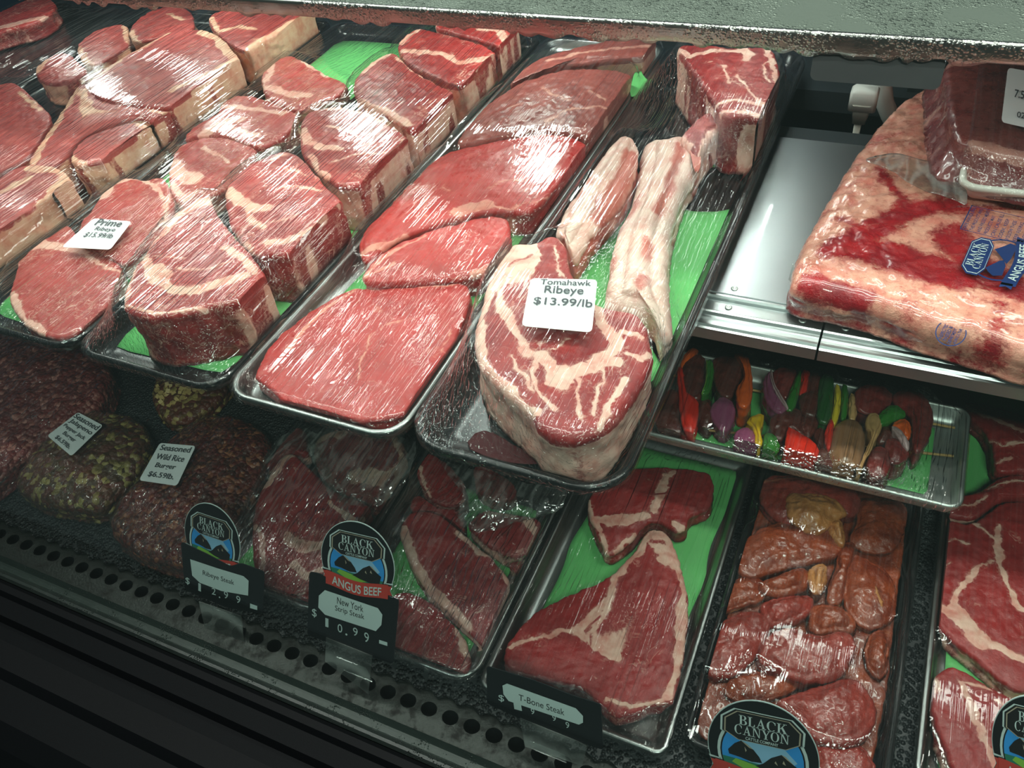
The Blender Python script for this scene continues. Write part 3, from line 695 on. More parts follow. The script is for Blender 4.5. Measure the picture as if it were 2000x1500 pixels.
V, F = loft_rects([(bx-0.003, 1.2, by-0.030, .009, .008, .003), (bx-0.003, 1.2, by-0.004, .0125, .010, .003), (bx-0.003, 1.2, by, .014, .012, .004)]); put('plug_body', V, F, M['plug'], r)
V, F = loft_rects([(bx-0.003, 1.203, by-0.010, .0185, .014, .005), (bx-0.003, 1.203, by+0.016, .0185, .014, .005), (bx-0.003, 1.203, by+0.020, .015, .011, .005)]); put('socket_collar', V, F, M['white_plastic'], r)
path = [onplane(x, y, (0, 1.247, 0), (0, 1, 0)) for x, y in ((1722, 130), (1724, 165), (1728, 200), (1738, 225), (1752, 250), (1765, 275), (1775, 300))]
V, F = tube_vf(resample_open(path, 24), 0.0125, 14); tag(put('drain_pipe', V, F, M['white_plastic']), 'bent white pipe beside the cream plug behind the shelf', 'pipe')
V, F = box_vf(bx+0.05, bx+0.075, 1.30, 1.33, -0.0122, 0.25); V2, F2 = box_vf(bx-0.055, bx-0.03, 1.34, 1.37, -0.0122, 0.25)
tag(put('liner_post', *merge([(V, F), (V2, F2)]), M['case_dark'], smooth=False), 'dark grey posts rising behind the cream plug', 'post')

# riser under the kebab tray
V, F = box_vf(-0.235, 0.147, 0.775, 1.04, ZD+0.0032, -0.1845)
tag(put('steel_riser', V, F, M['pan_silver'], smooth=False), 'low steel riser standing on the mat under the kebab tray', 'riser')
# ------------------------------------------------------------------ upper shelf: long trays overhanging the rail
PZ = 0.0006
def tray(name, x0, x1, y0, y1, z0, z1, mat, label, group=None, r=0.034, wall=0.009, cat='tray', body='tray_body', lip=0.005):
    t = empty(name, ((x0+x1)/2, (y0+y1)/2, z0), label, cat, group)
    V, F = pan_mesh(x0, x1, y0, y1, z0, z1, r, wall, lip); put(body, V, F, mat, t); return t
G_U = 'long trays along the upper shelf'
def liner(x0, x1, y0, y1, z, label, seedv=0):
    n = 40; R = rrect(x0, x1, y0, y1, 0.004, 3); R = resample_closed(R, 90)
    j = (vnoise(np.c_[R, np.zeros(len(R))], 18, 2, seedv)-0.5)*0.012; R = R+np.c_[j, j]
    return sheet('paper_liner', None, z, M['green'], 0.0005, world_pts=R, wave=0.0, label=label, cat='paper')

Y0, Y1, ZR = 0.412, 1.325, 0.022
pans = {}
pans['m'] = tray('meat_tray', -1.830, -1.504, Y0, Y1, PZ, ZR, M['pan_black'], 'black meat tray at the far left edge, mostly empty under its wrap', G_U)
pans['0'] = tray('meat_tray', -1.500, -1.029, Y0, Y1, PZ, ZR, M['pan_black'], 'wide black tray holding thick strip steaks with cream fat caps', G_U)
pans['1'] = tray('meat_tray', -1.025, -0.811, Y0, Y1, PZ, ZR, M['pan_black'], 'black tray of thin ribeyes with the prime price label', G_U)
pans['2'] = tray('meat_tray', -0.807, -0.594, Y0, Y1, PZ, ZR, M['pan_black'], 'black tray packed with double-thick ribeyes, left of the sirloin', G_U)
pans['3'] = tray('meat_tray', -0.590, -0.373, Y0, Y1, PZ, ZR, M['pan_silver'], 'steel tray of large lean sirloin slabs in the middle', G_U)
pans['4'] = tray('meat_tray', -0.369, -0.150, Y0, Y1, PZ, ZR+0.004, M['pan_black'], 'deep black tray holding two tomahawk steaks', G_U, r=0.045, wall=0.014, lip=0.007)
ZB = 0.0054
liner(-1.0, -0.836, 0.447, 1.29, 0.0036, 'green paper liner under the thin prime ribeyes', 1)
liner(-0.783, -0.619, 0.447, 1.29, 0.0036, 'green paper liner under the double-thick ribeyes', 2)
liner(-0.566, -0.398, 0.450, 1.24, 0.0036, 'green paper liner under the sirloin slabs', 3)
liner(-1.12, -1.055, 0.44, 0.62, 0.0036, 'green paper liner under the strip steaks with fat caps', 5)
sheet('paper_liner', [(1090, 640), (1108, 545), (1130, 470), (1165, 410), (1205, 396), (1240, 392), (1300, 404), (1380, 418), (1453, 404), (1436, 450), (1415, 498), (1388, 507), (1372, 540), (1352, 600), (1325, 680), (1296, 730), (1250, 760), (1150, 740)], 0.0040, M['green'], 0.0005, wave=0.0005, label='torn green paper sheet under the long rib bones', cat='paper')
sheet('paper_liner', [(1372, 330), (1405, 300), (1440, 290), (1482, 268), (1490, 282), (1500, 298), (1460, 310), (1420, 322)], 0.0045, M['green'], 0.0005, wave=0.001, label='small green paper corner under the rear tomahawk steak', cat='paper')
sheet('paper_liner', [(1228, 190), (1236, 150), (1242, 136), (1250, 134), (1258, 150), (1268, 158), (1246, 185)], 0.026, M['green'], 0.0005, wave=0.004, label='green paper corner standing beside the pale brownish sirloin', cat='paper')

TR = {}
def begin(c=None, grow=1.0):
    global CLIP, GROW
    OBST.clear(); CLIP = c; GROW = grow
# ---- far left tray
begin((-1.830, -1.504, Y0, Y1, PZ, ZR, 0.009, 0.005))
GS = 'steaks in the strip steak tray'
slab('beef_steak', [(-120, -20), (-60, -30), (0, -20), (60, -10), (110, 0), (105, 22), (70, 45), (0, 60), (-80, 90), (-140, 80)], 0.04, ZB, M['prime'], [(8, [(0, 55), (100, 30)])], label='pink steak at the far top left corner under clouded wrap', cat='steak')
film_mesh('plastic_wrap', -1.830, -1.504, Y0, Y1, ZR+0.002, list(OBST), M['film'], pans['m'])
# ---- strip steaks
begin((-1.500, -1.029, Y0, Y1, PZ, ZR, 0.009, 0.005), 1.045)
T = 0.055
slab('strip_steak', [(252, 60), (268, 38), (300, 18), (345, 8), (368, 20), (379, 42), (375, 55), (350, 60), (310, 70), (275, 80), (258, 78)], T, ZB, M['strip'], [(9, [(252, 62), (258, 80), (275, 86)]), (5, [(330, 30), (360, 40)])], side_fat=0.6, label='small deep red strip steak at the top of the leftmost steak row', cat='strip steak', group=GS)
slab('strip_steak', [(148, 90), (175, 65), (215, 50), (245, 48), (249, 62), (250, 84), (232, 98), (200, 118), (178, 128), (160, 118)], T-0.004, ZB, M['strip'], [(10, [(150, 95), (160, 120), (180, 132)]), (8, [(245, 50), (254, 80)])], side_fat=0.6, label='strip steak with a pale left rim, below left of the topmost small one', cat='strip steak', group=GS)
slab('strip_steak', [(66, 138), (85, 118), (115, 103), (140, 106), (150, 122), (170, 135), (150, 148), (110, 163), (80, 158)], T-0.008, ZB, M['strip'], [(10, [(70, 140), (90, 118)])], side_fat=0.5, label='flat strip steak lower left of the pale rimmed one', cat='strip steak', group=GS)
slab('strip_steak', [(408, 30), (440, 20), (480, 13), (545, 20), (630, 15), (638, 22), (575, 45), (548, 60), (505, 82), (484, 98), (462, 92), (438, 72), (415, 52)], 0.066, ZB, M['strip'], [(13, [(640, 20), (575, 45), (510, 82), (480, 104)]), (6, [(430, 60), (470, 55), (500, 60)]), (5, [(410, 35), (425, 60)])], side_fat=0.97, rnd=0.006, label='thick strip steak with a wide cream fat side at the back right', cat='strip steak', group=GS)
slab('strip_steak', [(170, 160), (205, 135), (240, 115), (300, 80), (345, 60), (400, 60), (430, 76), (452, 102), (478, 132), (470, 150), (440, 172), (400, 180), (372, 182), (352, 204), (300, 208), (240, 196), (195, 190)], 0.068, ZB, M['strip'], [(16, [(400, 62), (432, 78), (458, 110), (478, 140), (465, 165), (400, 186)]), (8, [(180, 160), (240, 112), (330, 62)]), (7, [(330, 180), (400, 150), (450, 120)])], side_fat=0.75, label='broad glossy strip steak catching the brightest streaks of light', cat='strip steak', group=GS)
slab('strip_steak', [(52, 322), (80, 280), (112, 235), (152, 170), (172, 164), (200, 195), (240, 201), (300, 213), (345, 222), (352, 240), (300, 244), (270, 228), (222, 238), (160, 262), (132, 300), (105, 325)], 0.062, ZB, M['strip'], [(12, [(160, 180), (170, 215), (180, 230)]), (10, [(60, 325), (110, 240), (150, 175)]), (8, [(290, 215), (340, 228)])], side_fat=0.6, spine=[(110, 280), (170, 215), (300, 230)], label='wide strip steak shaded by the shelf, just below the brightest one', cat='strip steak', group=GS)
slab('strip_steak', [(137, 306), (162, 270), (222, 247), (268, 238), (296, 250), (340, 248), (358, 262), (352, 280), (300, 292), (230, 306), (176, 316), (150, 322)], 0.06, ZB, M['strip'], [(15, [(280, 240), (300, 256), (345, 250), (362, 270)]), (9, [(138, 306), (160, 326)])], side_fat=0.65, label='strip steak with a ragged fatty right end under streaked wrap', cat='strip steak', group=GS)
slab('strip_steak', [(-60, 400), (-20, 365), (25, 330), (65, 322), (105, 328), (128, 340), (150, 375), (142, 392), (100, 372), (55, 410), (25, 438), (-10, 470), (-60, 510)], 0.062, ZB, M['strip'], [(18, [(60, 330), (110, 332), (134, 350), (160, 388)]), (16, [(120, 360), (60, 420), (0, 470)]), (8, [(0, 380), (60, 350)])], side_fat=0.97, spine=[(-40, 450), (30, 380), (120, 350)], label='strip steak with a long cream fat flank beside the prime label', cat='strip steak', group=GS)
slab('strip_steak', [(-60, 200), (-20, 175), (20, 160), (45, 175), (70, 200), (104, 228), (72, 275), (45, 316), (10, 322), (-50, 370)], 0.05, ZB, M['strip'], [(6, [(40, 180), (80, 215)])], side_fat=0.4, label='steak cut by the left edge of the photo under bright streaks', cat='strip steak', group=GS)
film_mesh('plastic_wrap', -1.500, -1.029, Y0, Y1, ZR+0.002, list(OBST), M['film'], pans['0'], nx=130)
# ---- prime ribeyes
begin((-1.025, -0.811, Y0, Y1, PZ, ZR, 0.009, 0.005), 1.045)
GP = 'steaks in the prime ribeye tray'
s1 = slab('ribeye_steak', [(16, 580), (30, 540), (40, 496), (40, 478), (60, 458), (98, 442), (135, 440), (160, 485), (190, 492), (243, 522), (220, 578), (178, 630), (118, 658), (82, 650), (40, 622)], 0.025, ZB, M['prime'], [(16, [(38, 490), (80, 478), (130, 486), (165, 490)]), (12, [(20, 575), (45, 622), (85, 652)]), (5, [(165, 495), (190, 515), (230, 530)])], side_fat=0.5, label='thin marbled ribeye at the front of the tray, in front of the prime label', cat='ribeye steak', group=GP)
s2 = slab('ribeye_steak', [(152, 438), (185, 405), (206, 366), (225, 352), (260, 348), (275, 356), (312, 345), (326, 363), (343, 400), (316, 452), (262, 500), (245, 516), (196, 486), (168, 482)], 0.030, ZB, M['prime'], [(16, [(200, 385), (215, 362), (250, 346)]), (7, [(262, 345), (300, 362), (325, 390)]), (5, [(330, 385), (318, 440)])], side_fat=0.5, label='thin ribeye lying under the upper half of the prime label', cat='ribeye steak', group=GP)
s3 = slab('ribeye_steak', [(330, 368), (333, 320), (345, 295), (352, 284), (400, 268), (450, 272), (505, 292), (480, 330), (440, 366), (400, 386), (378, 402), (352, 400)], 0.034, ZB, M['prime'], [(20, [(334, 318), (352, 345), (378, 352)]), (8, [(335, 360), (365, 390), (385, 375)]), (5, [(400, 290), (450, 320)])], side_fat=0.5, label='ribeye with a white fat curl, between the prime label and the double-thick ribeyes', cat='ribeye steak', group=GP)
s4 = slab('ribeye_steak', [(354, 274), (387, 240), (425, 224), (432, 202), (470, 184), (520, 195), (556, 214), (582, 226), (560, 256), (525, 282), (505, 288), (450, 264), (400, 262)], 0.038, ZB, M['prime'], [(14, [(400, 262), (440, 240), (470, 236)]), (8, [(450, 250), (500, 268)]), (8, [(435, 205), (480, 215), (550, 222)])], side_fat=0.5, label='ribeye lit by white streaks in the middle of the prime tray', cat='ribeye steak', group=GP)
s5 = slab('ribeye_steak', [(508, 160), (525, 125), (555, 107), (590, 118), (638, 148), (680, 165), (662, 184), (612, 208), (592, 218), (560, 208), (524, 190)], 0.034, ZB, M['prime'], [(11, [(512, 168), (545, 180), (580, 186), (600, 190)]), (10, [(528, 128), (530, 145), (518, 158)]), (5, [(590, 120), (640, 150)])], side_fat=0.5, label='rearmost ribeye of the prime tray, next to bare green paper', cat='ribeye steak', group=GP)
film_mesh('plastic_wrap', -1.025, -0.811, Y0, Y1, ZR+0.002, list(OBST), M['film'], pans['1'])
price_label(pans['1'], [(183, 428), (258, 434), (216, 489), (121, 484)], 0.041, [('Prime', 0.20, 0.84, 0.76, 0.99), ('Ribeye', 0.32, 0.80, 0.55, 0.72), ('$15.99/lb', 0.22, 0.86, 0.33, 0.52)], ink='ink_grey')
# ---- thick ribeyes
begin((-0.807, -0.594, Y0, Y1, PZ, ZR, 0.009, 0.005), 1.02)
GR = 'thick ribeyes in one tray'
slab('ribeye_steak', [(240, 590), (246, 560), (262, 520), (295, 478), (318, 445), (345, 412), (392, 382), (408, 384), (418, 412), (440, 442), (475, 478), (508, 522), (530, 558), (525, 578), (482, 584), (432, 592), (350, 612), (290, 618), (254, 610)], 0.078, ZB, M['ribeye'],
     [(22, [(322, 452), (350, 420), (392, 396), (405, 392)]), (10, [(278, 500), (292, 515), (296, 535)]), (26, [(306, 530), (312, 545)]), (14, [(312, 548), (330, 566), (380, 570), (430, 558), (480, 538)]), (7, [(262, 525), (285, 490), (318, 455)]), (6, [(242, 590), (252, 560), (268, 520)]), (4, [(240, 595), (300, 612), (400, 600)]), (3, [(340, 530), (400, 528), (450, 515)]), (3, [(300, 500), (360, 508)]), (12, [(440, 488), (470, 505), (500, 530)])],
     side_fat=0.42, rnd=0.007, label='double-thick ribeye at the front of its tray with a raw red side', cat='ribeye steak', group=GR)
slab('ribeye_steak', [(440, 402), (440, 365), (472, 330), (518, 308), (553, 290), (590, 308), (620, 346), (662, 384), (684, 415), (690, 450), (668, 478), (612, 486), (545, 498), (502, 494), (472, 470), (450, 440)], 0.076, ZB, M['ribeye'],
     [(16, [(448, 372), (470, 395), (505, 410), (520, 408)]), (9, [(520, 475), (560, 470), (610, 448), (660, 412), (672, 400)]), (7, [(480, 402), (492, 430), (515, 448)]), (5, [(540, 375), (580, 368), (625, 372)]), (4, [(560, 330), (600, 345)]), (9, [(452, 460), (480, 480), (498, 496)]), (14, [(668, 430), (684, 440)]), (3, [(520, 440), (580, 425)]), (6, [(560, 300), (530, 312)])],
     side_fat=0.38, rnd=0.007, label='double-thick ribeye second from the front of its tray', cat='ribeye steak', group=GR)
slab('ribeye_steak', [(587, 282), (585, 250), (592, 228), (610, 216), (650, 207), (715, 217), (762, 243), (800, 268), (817, 297), (806, 330), (745, 350), (668, 364), (640, 348), (608, 322), (594, 305)], 0.074, ZB, M['ribeye'],
     [(12, [(590, 255), (600, 280), (632, 290), (660, 294)]), (6, [(606, 305), (612, 320), (640, 346)]), (9, [(790, 272), (800, 290), (775, 320), (740, 340)]), (4, [(650, 318), (700, 305), (750, 300)]), (4, [(640, 250), (700, 262)]), (7, [(640, 210), (700, 216), (745, 238)])],
     side_fat=0.72, rnd=0.007, label='thick ribeye third from the front, its fatty side facing the sirloin', cat='ribeye steak', group=GR)
slab('ribeye_steak', [(688, 168), (697, 147), (724, 121), (759, 103), (778, 107), (797, 132), (848, 160), (890, 182), (916, 210), (918, 224), (880, 242), (835, 256), (808, 258), (768, 232), (722, 206), (698, 194)], 0.072, ZB, M['ribeye'],
     [(10, [(700, 195), (740, 210), (800, 245)]), (9, [(755, 107), (735, 118), (710, 140)]), (12, [(870, 200), (890, 215), (870, 232)]), (5, [(778, 112), (800, 135), (850, 160)])],
     side_fat=0.66, rnd=0.007, label='thick ribeye fourth from the front, crossed by white light streaks', cat='ribeye steak', group=GR)
slab('ribeye_steak', [(775, 88), (790, 68), (815, 54), (850, 62), (900, 74), (948, 88), (976, 107), (979, 124), (958, 143), (915, 156), (893, 169), (852, 150), (802, 128), (784, 108)], 0.070, ZB, M['ribeye'],
     [(9, [(790, 100), (820, 104), (870, 110), (900, 126), (945, 118), (972, 106)]), (7, [(822, 103), (850, 107)]), (8, [(820, 56), (800, 68), (785, 84)]), (5, [(960, 140), (970, 118)])],
     side_fat=0.5, rnd=0.007, label='thick ribeye fifth from the front with a pale fat arc', cat='ribeye steak', group=GR)
slab('ribeye_steak', [(848, 50), (870, 40), (930, 42), (990, 50), (1040, 52), (1062, 54), (1044, 70), (1006, 76), (984, 94), (950, 80), (900, 66), (862, 58)], 0.072, ZB, M['ribeye'],
     [(12, [(850, 48), (890, 44)]), (9, [(940, 60), (975, 64), (990, 80)]), (8, [(1000, 74), (1030, 62)])], side_fat=0.5, rnd=0.006, label='rearmost thick ribeye, half hidden by the wet shelf lip', cat='ribeye steak', group=GR)
film_mesh('plastic_wrap', -0.807, -0.594, Y0, Y1, ZR+0.002, list(OBST), M['film'], pans['2'])
# ---- sirloin
begin((-0.590, -0.373, Y0, Y1, PZ, ZR, 0.009, 0.005))
GN = 'sirloin slabs in the steel tray'
slab('sirloin_slab', [(492, 727), (522, 676), (582, 620), (650, 578), (688, 560), (720, 562), (773, 560), (850, 556), (905, 550), (920, 566), (914, 605), (896, 650), (866, 717), (832, 775), (806, 802), (757, 818), (673, 822), (602, 812), (563, 800), (540, 770), (507, 745)], 0.027, ZB, M['sirloin'],
     [(7, [(705, 560), (660, 590), (600, 640), (560, 690)]), (2.5, [(722, 660), (718, 690), (706, 720), (704, 745)]), (2, [(722, 660), (760, 640), (800, 630)]), (2, [(860, 610), (880, 660), (850, 700)]), (4, [(770, 562), (850, 560), (905, 552)])], side_fat=0.15, rnd=0.005, bulge=0.005, rough=0.0016, label='large lean sirloin slab at the front of the steel tray', cat='sirloin', group=GN)
slab('sirloin_slab', [(700, 553), (712, 522), (752, 488), (800, 462), (873, 438), (940, 422), (982, 418), (1000, 440), (998, 478), (982, 505), (955, 525), (922, 540), (850, 547), (773, 551)], 0.036, ZB, M['sirloin'],
     [(7, [(698, 552), (730, 520), (790, 482), (830, 465)]), (5, [(705, 545), (770, 520)]), (10, [(925, 535), (955, 525), (990, 490)])], side_fat=0.3, rnd=0.006, bulge=0.006, rough=0.0022, label='sirloin slab with curved knife marks, second from the front', cat='sirloin', group=GN)
slab('sirloin_slab', [(702, 500), (700, 465), (714, 440), (747, 412), (790, 367), (832, 324), (862, 300), (920, 283), (1018, 264), (1060, 259), (1112, 264), (1150, 280), (1146, 305), (1095, 350), (1060, 393), (1025, 418), (985, 409), (937, 413), (870, 430), (798, 454), (748, 483), (716, 512)], 0.040, ZB, M['sirloin'],
     [(9, [(702, 495), (730, 490), (790, 460)]), (16, [(895, 418), (930, 405), (955, 402)]), (2.5, [(955, 372), (990, 360), (1030, 358)]), (2.5, [(960, 402), (1000, 408), (1050, 395), (1080, 372)]), (2.5, [(830, 430), (828, 400), (838, 390)]), (2, [(800, 370), (850, 372), (880, 380)])], side_fat=0.3, rnd=0.006, bulge=0.006, rough=0.0014,
     spine=[(740, 460), (880, 350), (1080, 300)], label='long dark red sirloin slab in the middle of the steel tray', cat='sirloin', group=GN)
slab('sirloin_slab', [(884, 285), (905, 252), (927, 226), (955, 198), (1018, 158), (1060, 143), (1112, 133), (1200, 133), (1220, 138), (1243, 153), (1228, 178), (1218, 206), (1188, 238), (1152, 270), (1112, 258), (1060, 252), (1018, 257), (925, 276)], 0.046, ZB, M['sirloin_brown'],
     [(5, [(1060, 180), (1080, 195), (1110, 205)]), (5, [(1070, 240), (1120, 220), (1190, 215)]), (4, [(990, 220), (1020, 212)]), (4, [(1150, 185), (1180, 200)])], side_fat=0.3, rnd=0.006, bulge=0.008, rough=0.0028, label='pale brownish sirloin slab with torn holes, near the back', cat='sirloin', group=GN)
slab('sirloin_slab', [(988, 170), (1010, 142), (1050, 112), (1100, 97), (1160, 82), (1220, 73), (1290, 76), (1314, 85), (1296, 104), (1240, 112), (1180, 116), (1110, 124), (1060, 136), (1022, 150)], 0.050, ZB, M['sirloin_brown'],
     [(6, [(1070, 122), (1150, 105), (1300, 90)])], side_fat=0.75, rnd=0.008, bulge=0.004, label='rearmost sirloin slab with a browned fatty edge', cat='sirloin', group=GN)
film_mesh('plastic_wrap', -0.590, -0.373, Y0, Y1, ZR+0.002, list(OBST), M['film'], pans['3'])
# ---- tomahawks
begin((-0.369, -0.150, Y0, Y1, PZ, ZR+0.004, 0.014, 0.007))
TA = empty('tomahawk_steak', tuple(at(1100, 690, 0.01)), 'tomahawk steak in front with a white fat rim and the price label on it', 'tomahawk steak', 'tomahawk steaks')
slab('ribeye_end', [(924, 670), (926, 633), (939, 586), (950, 553), (961, 516), (983, 481), (1005, 470), (1049, 470), (1071, 454), (1090, 458), (1108, 480), (1110, 512), (1123, 543), (1143, 575), (1167, 590), (1222, 606), (1258, 612), (1271, 659), (1277, 688), (1271, 725), (1240, 772), (1205, 815), (1167, 848), (1119, 858), (1072, 852), (1048, 830), (1038, 805), (1005, 782), (956, 738), (930, 707)], 0.074, 0.0062, M['tomahawk'],
     fats=[(20, [(934, 690), (930, 640), (945, 590), (960, 545), (975, 510)]), (14, [(940, 700), (960, 738), (1005, 775), (1045, 805)]),
           (14, [(975, 570), (980, 610), (1005, 650), (1030, 690), (1060, 700)]), (22, [(1060, 702), (1080, 730), (1120, 735), (1160, 722), (1200, 708)]), (30, [(1080, 745), (1100, 750)]),
           (17, [(1170, 600), (1178, 640), (1205, 665), (1195, 690), (1160, 708)]), (9, [(1205, 665), (1215, 650), (1255, 660)]), (6, [(1225, 690), (1250, 700), (1270, 690)]),
           (7, [(1050, 700), (1040, 740), (1060, 780), (1085, 800)]), (5, [(1130, 740), (1125, 780), (1140, 820)]), (6, [(1180, 725), (1170, 770), (1160, 810)]), (3, [(1055, 694), (1085, 688), (1110, 670)]), (9, [(1220, 740), (1200, 780), (1170, 830)]),
           (5, [(1000, 700), (1020, 730), (1045, 770)]), (4, [(1080, 480), (1088, 520), (1100, 545)]), (10, [(1095, 465), (1105, 480)])],
     fatpolys=[[(985, 478), (1010, 472), (1048, 472), (1056, 500), (1040, 545), (1020, 560), (985, 560), (955, 575), (962, 520)], [(1040, 560), (1060, 560), (1060, 572), (1030, 575)]],
     leans=[(4, [(997, 525), (1010, 508), (1035, 498)])], side_fat=0.66, rnd=0.010, bulge=0.004, nseg=320, nring=64, parent=TA)
slab('rib_bone', [(1078, 450), (1100, 402), (1140, 342), (1180, 287), (1212, 252), (1240, 262), (1250, 300), (1235, 350), (1205, 395), (1162, 438), (1140, 472), (1124, 500), (1108, 476), (1092, 456)], 0.060, 0.02, M['bone'],
     [(22, [(1110, 470), (1150, 380), (1190, 320)]), (8, [(1085, 450), (1150, 340), (1210, 260)])], leans=[(26, [(1170, 420), (1215, 350), (1235, 300)]), (5, [(1110, 420), (1150, 350)])], base=0.62, side_fat=0.25, rnd=0.018, bulge=0.006, spine=[(1105, 465), (1150, 400), (1195, 330), (1225, 280)], parent=TA)
TB = empty('tomahawk_steak', tuple(at(1440, 200, 0.01)), 'tomahawk steak at the back with its long pale bone pointing to the front', 'tomahawk steak', 'tomahawk steaks')
slab('ribeye_end', [(1320, 94), (1332, 86), (1380, 86), (1440, 92), (1500, 90), (1515, 102), (1530, 150), (1546, 210), (1550, 238), (1537, 252), (1500, 236), (1455, 224), (1422, 230), (1398, 204), (1366, 155), (1337, 115)], 0.088, 0.0062, M['tomahawk'],
     fats=[(9, [(1322, 92), (1345, 112), (1390, 98), (1440, 100)]), (7, [(1500, 92), (1515, 150), (1540, 225)]), (12, [(1455, 95), (1462, 112), (1460, 120)]), (4, [(1420, 145), (1425, 165), (1415, 130)]), (5, [(1390, 205), (1440, 196), (1500, 210), (1545, 245)]), (4, [(1440, 150), (1480, 200), (1530, 240)]), (5, [(1400, 215), (1450, 216), (1500, 228)]), (3, [(1510, 110), (1490, 130), (1500, 160)])],
     side_fat=0.45, rnd=0.008, bulge=0.002, nseg=260, nring=56, parent=TB)
slab('rib_bone', [(1172, 590), (1183, 545), (1190, 500), (1200, 450), (1222, 410), (1238, 370), (1246, 320), (1252, 285), (1262, 265), (1300, 262), (1330, 255), (1352, 265), (1368, 300), (1361, 325), (1340, 350), (1322, 400), (1312, 450), (1308, 500), (1306, 550), (1310, 590), (1317, 637), (1304, 650), (1290, 644), (1284, 612), (1268, 598), (1222, 597), (1185, 588)], 0.050, 0.008, M['bone'],
     [(30, [(1195, 580), (1215, 500), (1235, 430)]), (14, [(1290, 600), (1296, 500), (1300, 440), (1325, 350)]), (16, [(1290, 640), (1250, 590), (1200, 590)]), (12, [(1262, 270), (1300, 300), (1350, 290)])],
     leans=[(17, [(1330, 290), (1318, 330), (1302, 380), (1285, 420)]), (16, [(1262, 480), (1262, 510)]), (8, [(1190, 530), (1200, 500)]), (12, [(1255, 545), (1250, 570)]), (10, [(1230, 420), (1250, 380)])], base=0.8, side_fat=0.7, rnd=0.020, bulge=0.008, rough=0.002,
     spine=[(1240, 570), (1250, 480), (1275, 400), (1300, 330), (1310, 290)], nseg=300, nring=46, parent=TB)
slab('bone_neck', [(1325, 262), (1340, 244), (1385, 210), (1412, 226), (1424, 234), (1400, 252), (1372, 286), (1366, 300), (1345, 280)], 0.062, 0.012, M['tomahawk'], [(8, [(1420, 232), (1390, 256), (1368, 296)]), (8, [(1330, 262), (1350, 280)])], side_fat=0.6, rnd=0.012, parent=TB)
sheet('meat_tag', [(1352, 270), (1362, 290), (1370, 312), (1366, 340), (1356, 338), (1350, 310), (1344, 285)], 0.050, M['bone'], 0.003, wave=0.004, parent=TB)
tag(sheet('meat_juice', [(905, 872), (936, 838), (975, 850), (1010, 875), (1060, 890), (1075, 905), (1020, 908), (960, 897)], 0.0045, plain('dark_juice', (0.045, 0.002, 0.004, 1), 0.6, spec=0.2), 0.0004), 'dark red meat juice in the front corner of the tomahawk tray', 'meat juice', kind='stuff')
film_mesh('plastic_wrap', -0.369, -0.150, Y0, Y1, ZR+0.006, list(OBST), M['film'], pans['4'], r=0.045, nx=90, ny=220, it=700)
price_label(pans['4'], [(1037, 545), (1167, 548), (1156, 651), (1019, 638)], 0.0875, zs=(0.0980, 0.0970, 0.0930, 0.0930), lines= [('Tomahawk', 0.16, 0.92, 0.855, 0.97), ('Ribeye', 0.24, 0.82, 0.635, 0.835), ('$13.99/lb', 0.11, 0.97, 0.42, 0.59)], ink='ink_grey')
# ---- vacuum packed brisket and loin on the bare shelf
begin()
BR = empty('vacuum_packed_brisket', tuple(at(1800, 450, 0.0)), 'large vacuum packed brisket with red juices and blue printing on the steel shelf', 'vacuum pack')
slab('brisket', [(1543, 538), (1556, 482), (1590, 430), (1622, 372), (1652, 322), (1692, 264), (1742, 208), (1800, 165), (1860, 130), (1960, 115), (2100, 130), (2300, 300), (2300, 640), (2150, 705), (2020, 690), (1960, 668), (1900, 650), (1800, 622), (1720, 590), (1660, 575), (1600, 565), (1558, 556)], 0.044, 0.0022, M['vac'],
     base=0.80, leans=[(66, [(1640, 490), (1720, 505), (1800, 530), (1870, 550)]), (34, [(1580, 550), (1630, 560), (1690, 575)]), (52, [(1680, 470), (1760, 430), (1850, 415)]), (22, [(1715, 340), (1760, 400), (1740, 460)]), (56, [(1850, 470), (1900, 530), (1980, 570)]), (16, [(1850, 380), (1800, 430)]), (14, [(1640, 430), (1690, 460)]), (22, [(1830, 660), (1950, 665)]), (12, [(1930, 690), (1950, 600)])],
     side_fat=0.5, rnd=0.022, bulge=0.008, rough=0.004, nseg=300, nring=70, spine=[(1700, 460), (1850, 420), (2100, 420)], parent=BR)
# crimped film edge along its front
edge = [(1541, 548), (1560, 572), (1600, 584), (1640, 592), (1680, 612), (1720, 622), (1760, 640), (1800, 655), (1850, 668), (1900, 680), (1950, 700), (2010, 712), (2080, 730)]
A_ = resample_open(np.array([at(x, y, 0.003) for x, y in edge]), 90); V = []; F = []
for i, p in enumerate(A_):
    p = p+np.array([0, -0.004, 0.006])
    w = 0.010+0.003*math.sin(i*0.9); z = 0.004*abs(math.sin(i*0.55))
    for k, (dy, dz) in enumerate(((0.016, 0.010), (0.008, 0.006+z*0.5), (0.0, 0.002+z), (-w*0.4, 0.0015+z*0.4))):
        V.append((p[0], p[1]+dy, p[2]+dz))
for i in range(len(A_)-1):
    for k in range(3): F.append((i*4+k, i*4+k+1, i*4+5+k, i*4+4+k))
put('crimped_seam', V, F, M['bag'], BR)
blue_ink = plain('blue_print', srgb(26, 52, 104), 0.35, coat=0.5)
LOGO_Z = 0.0565
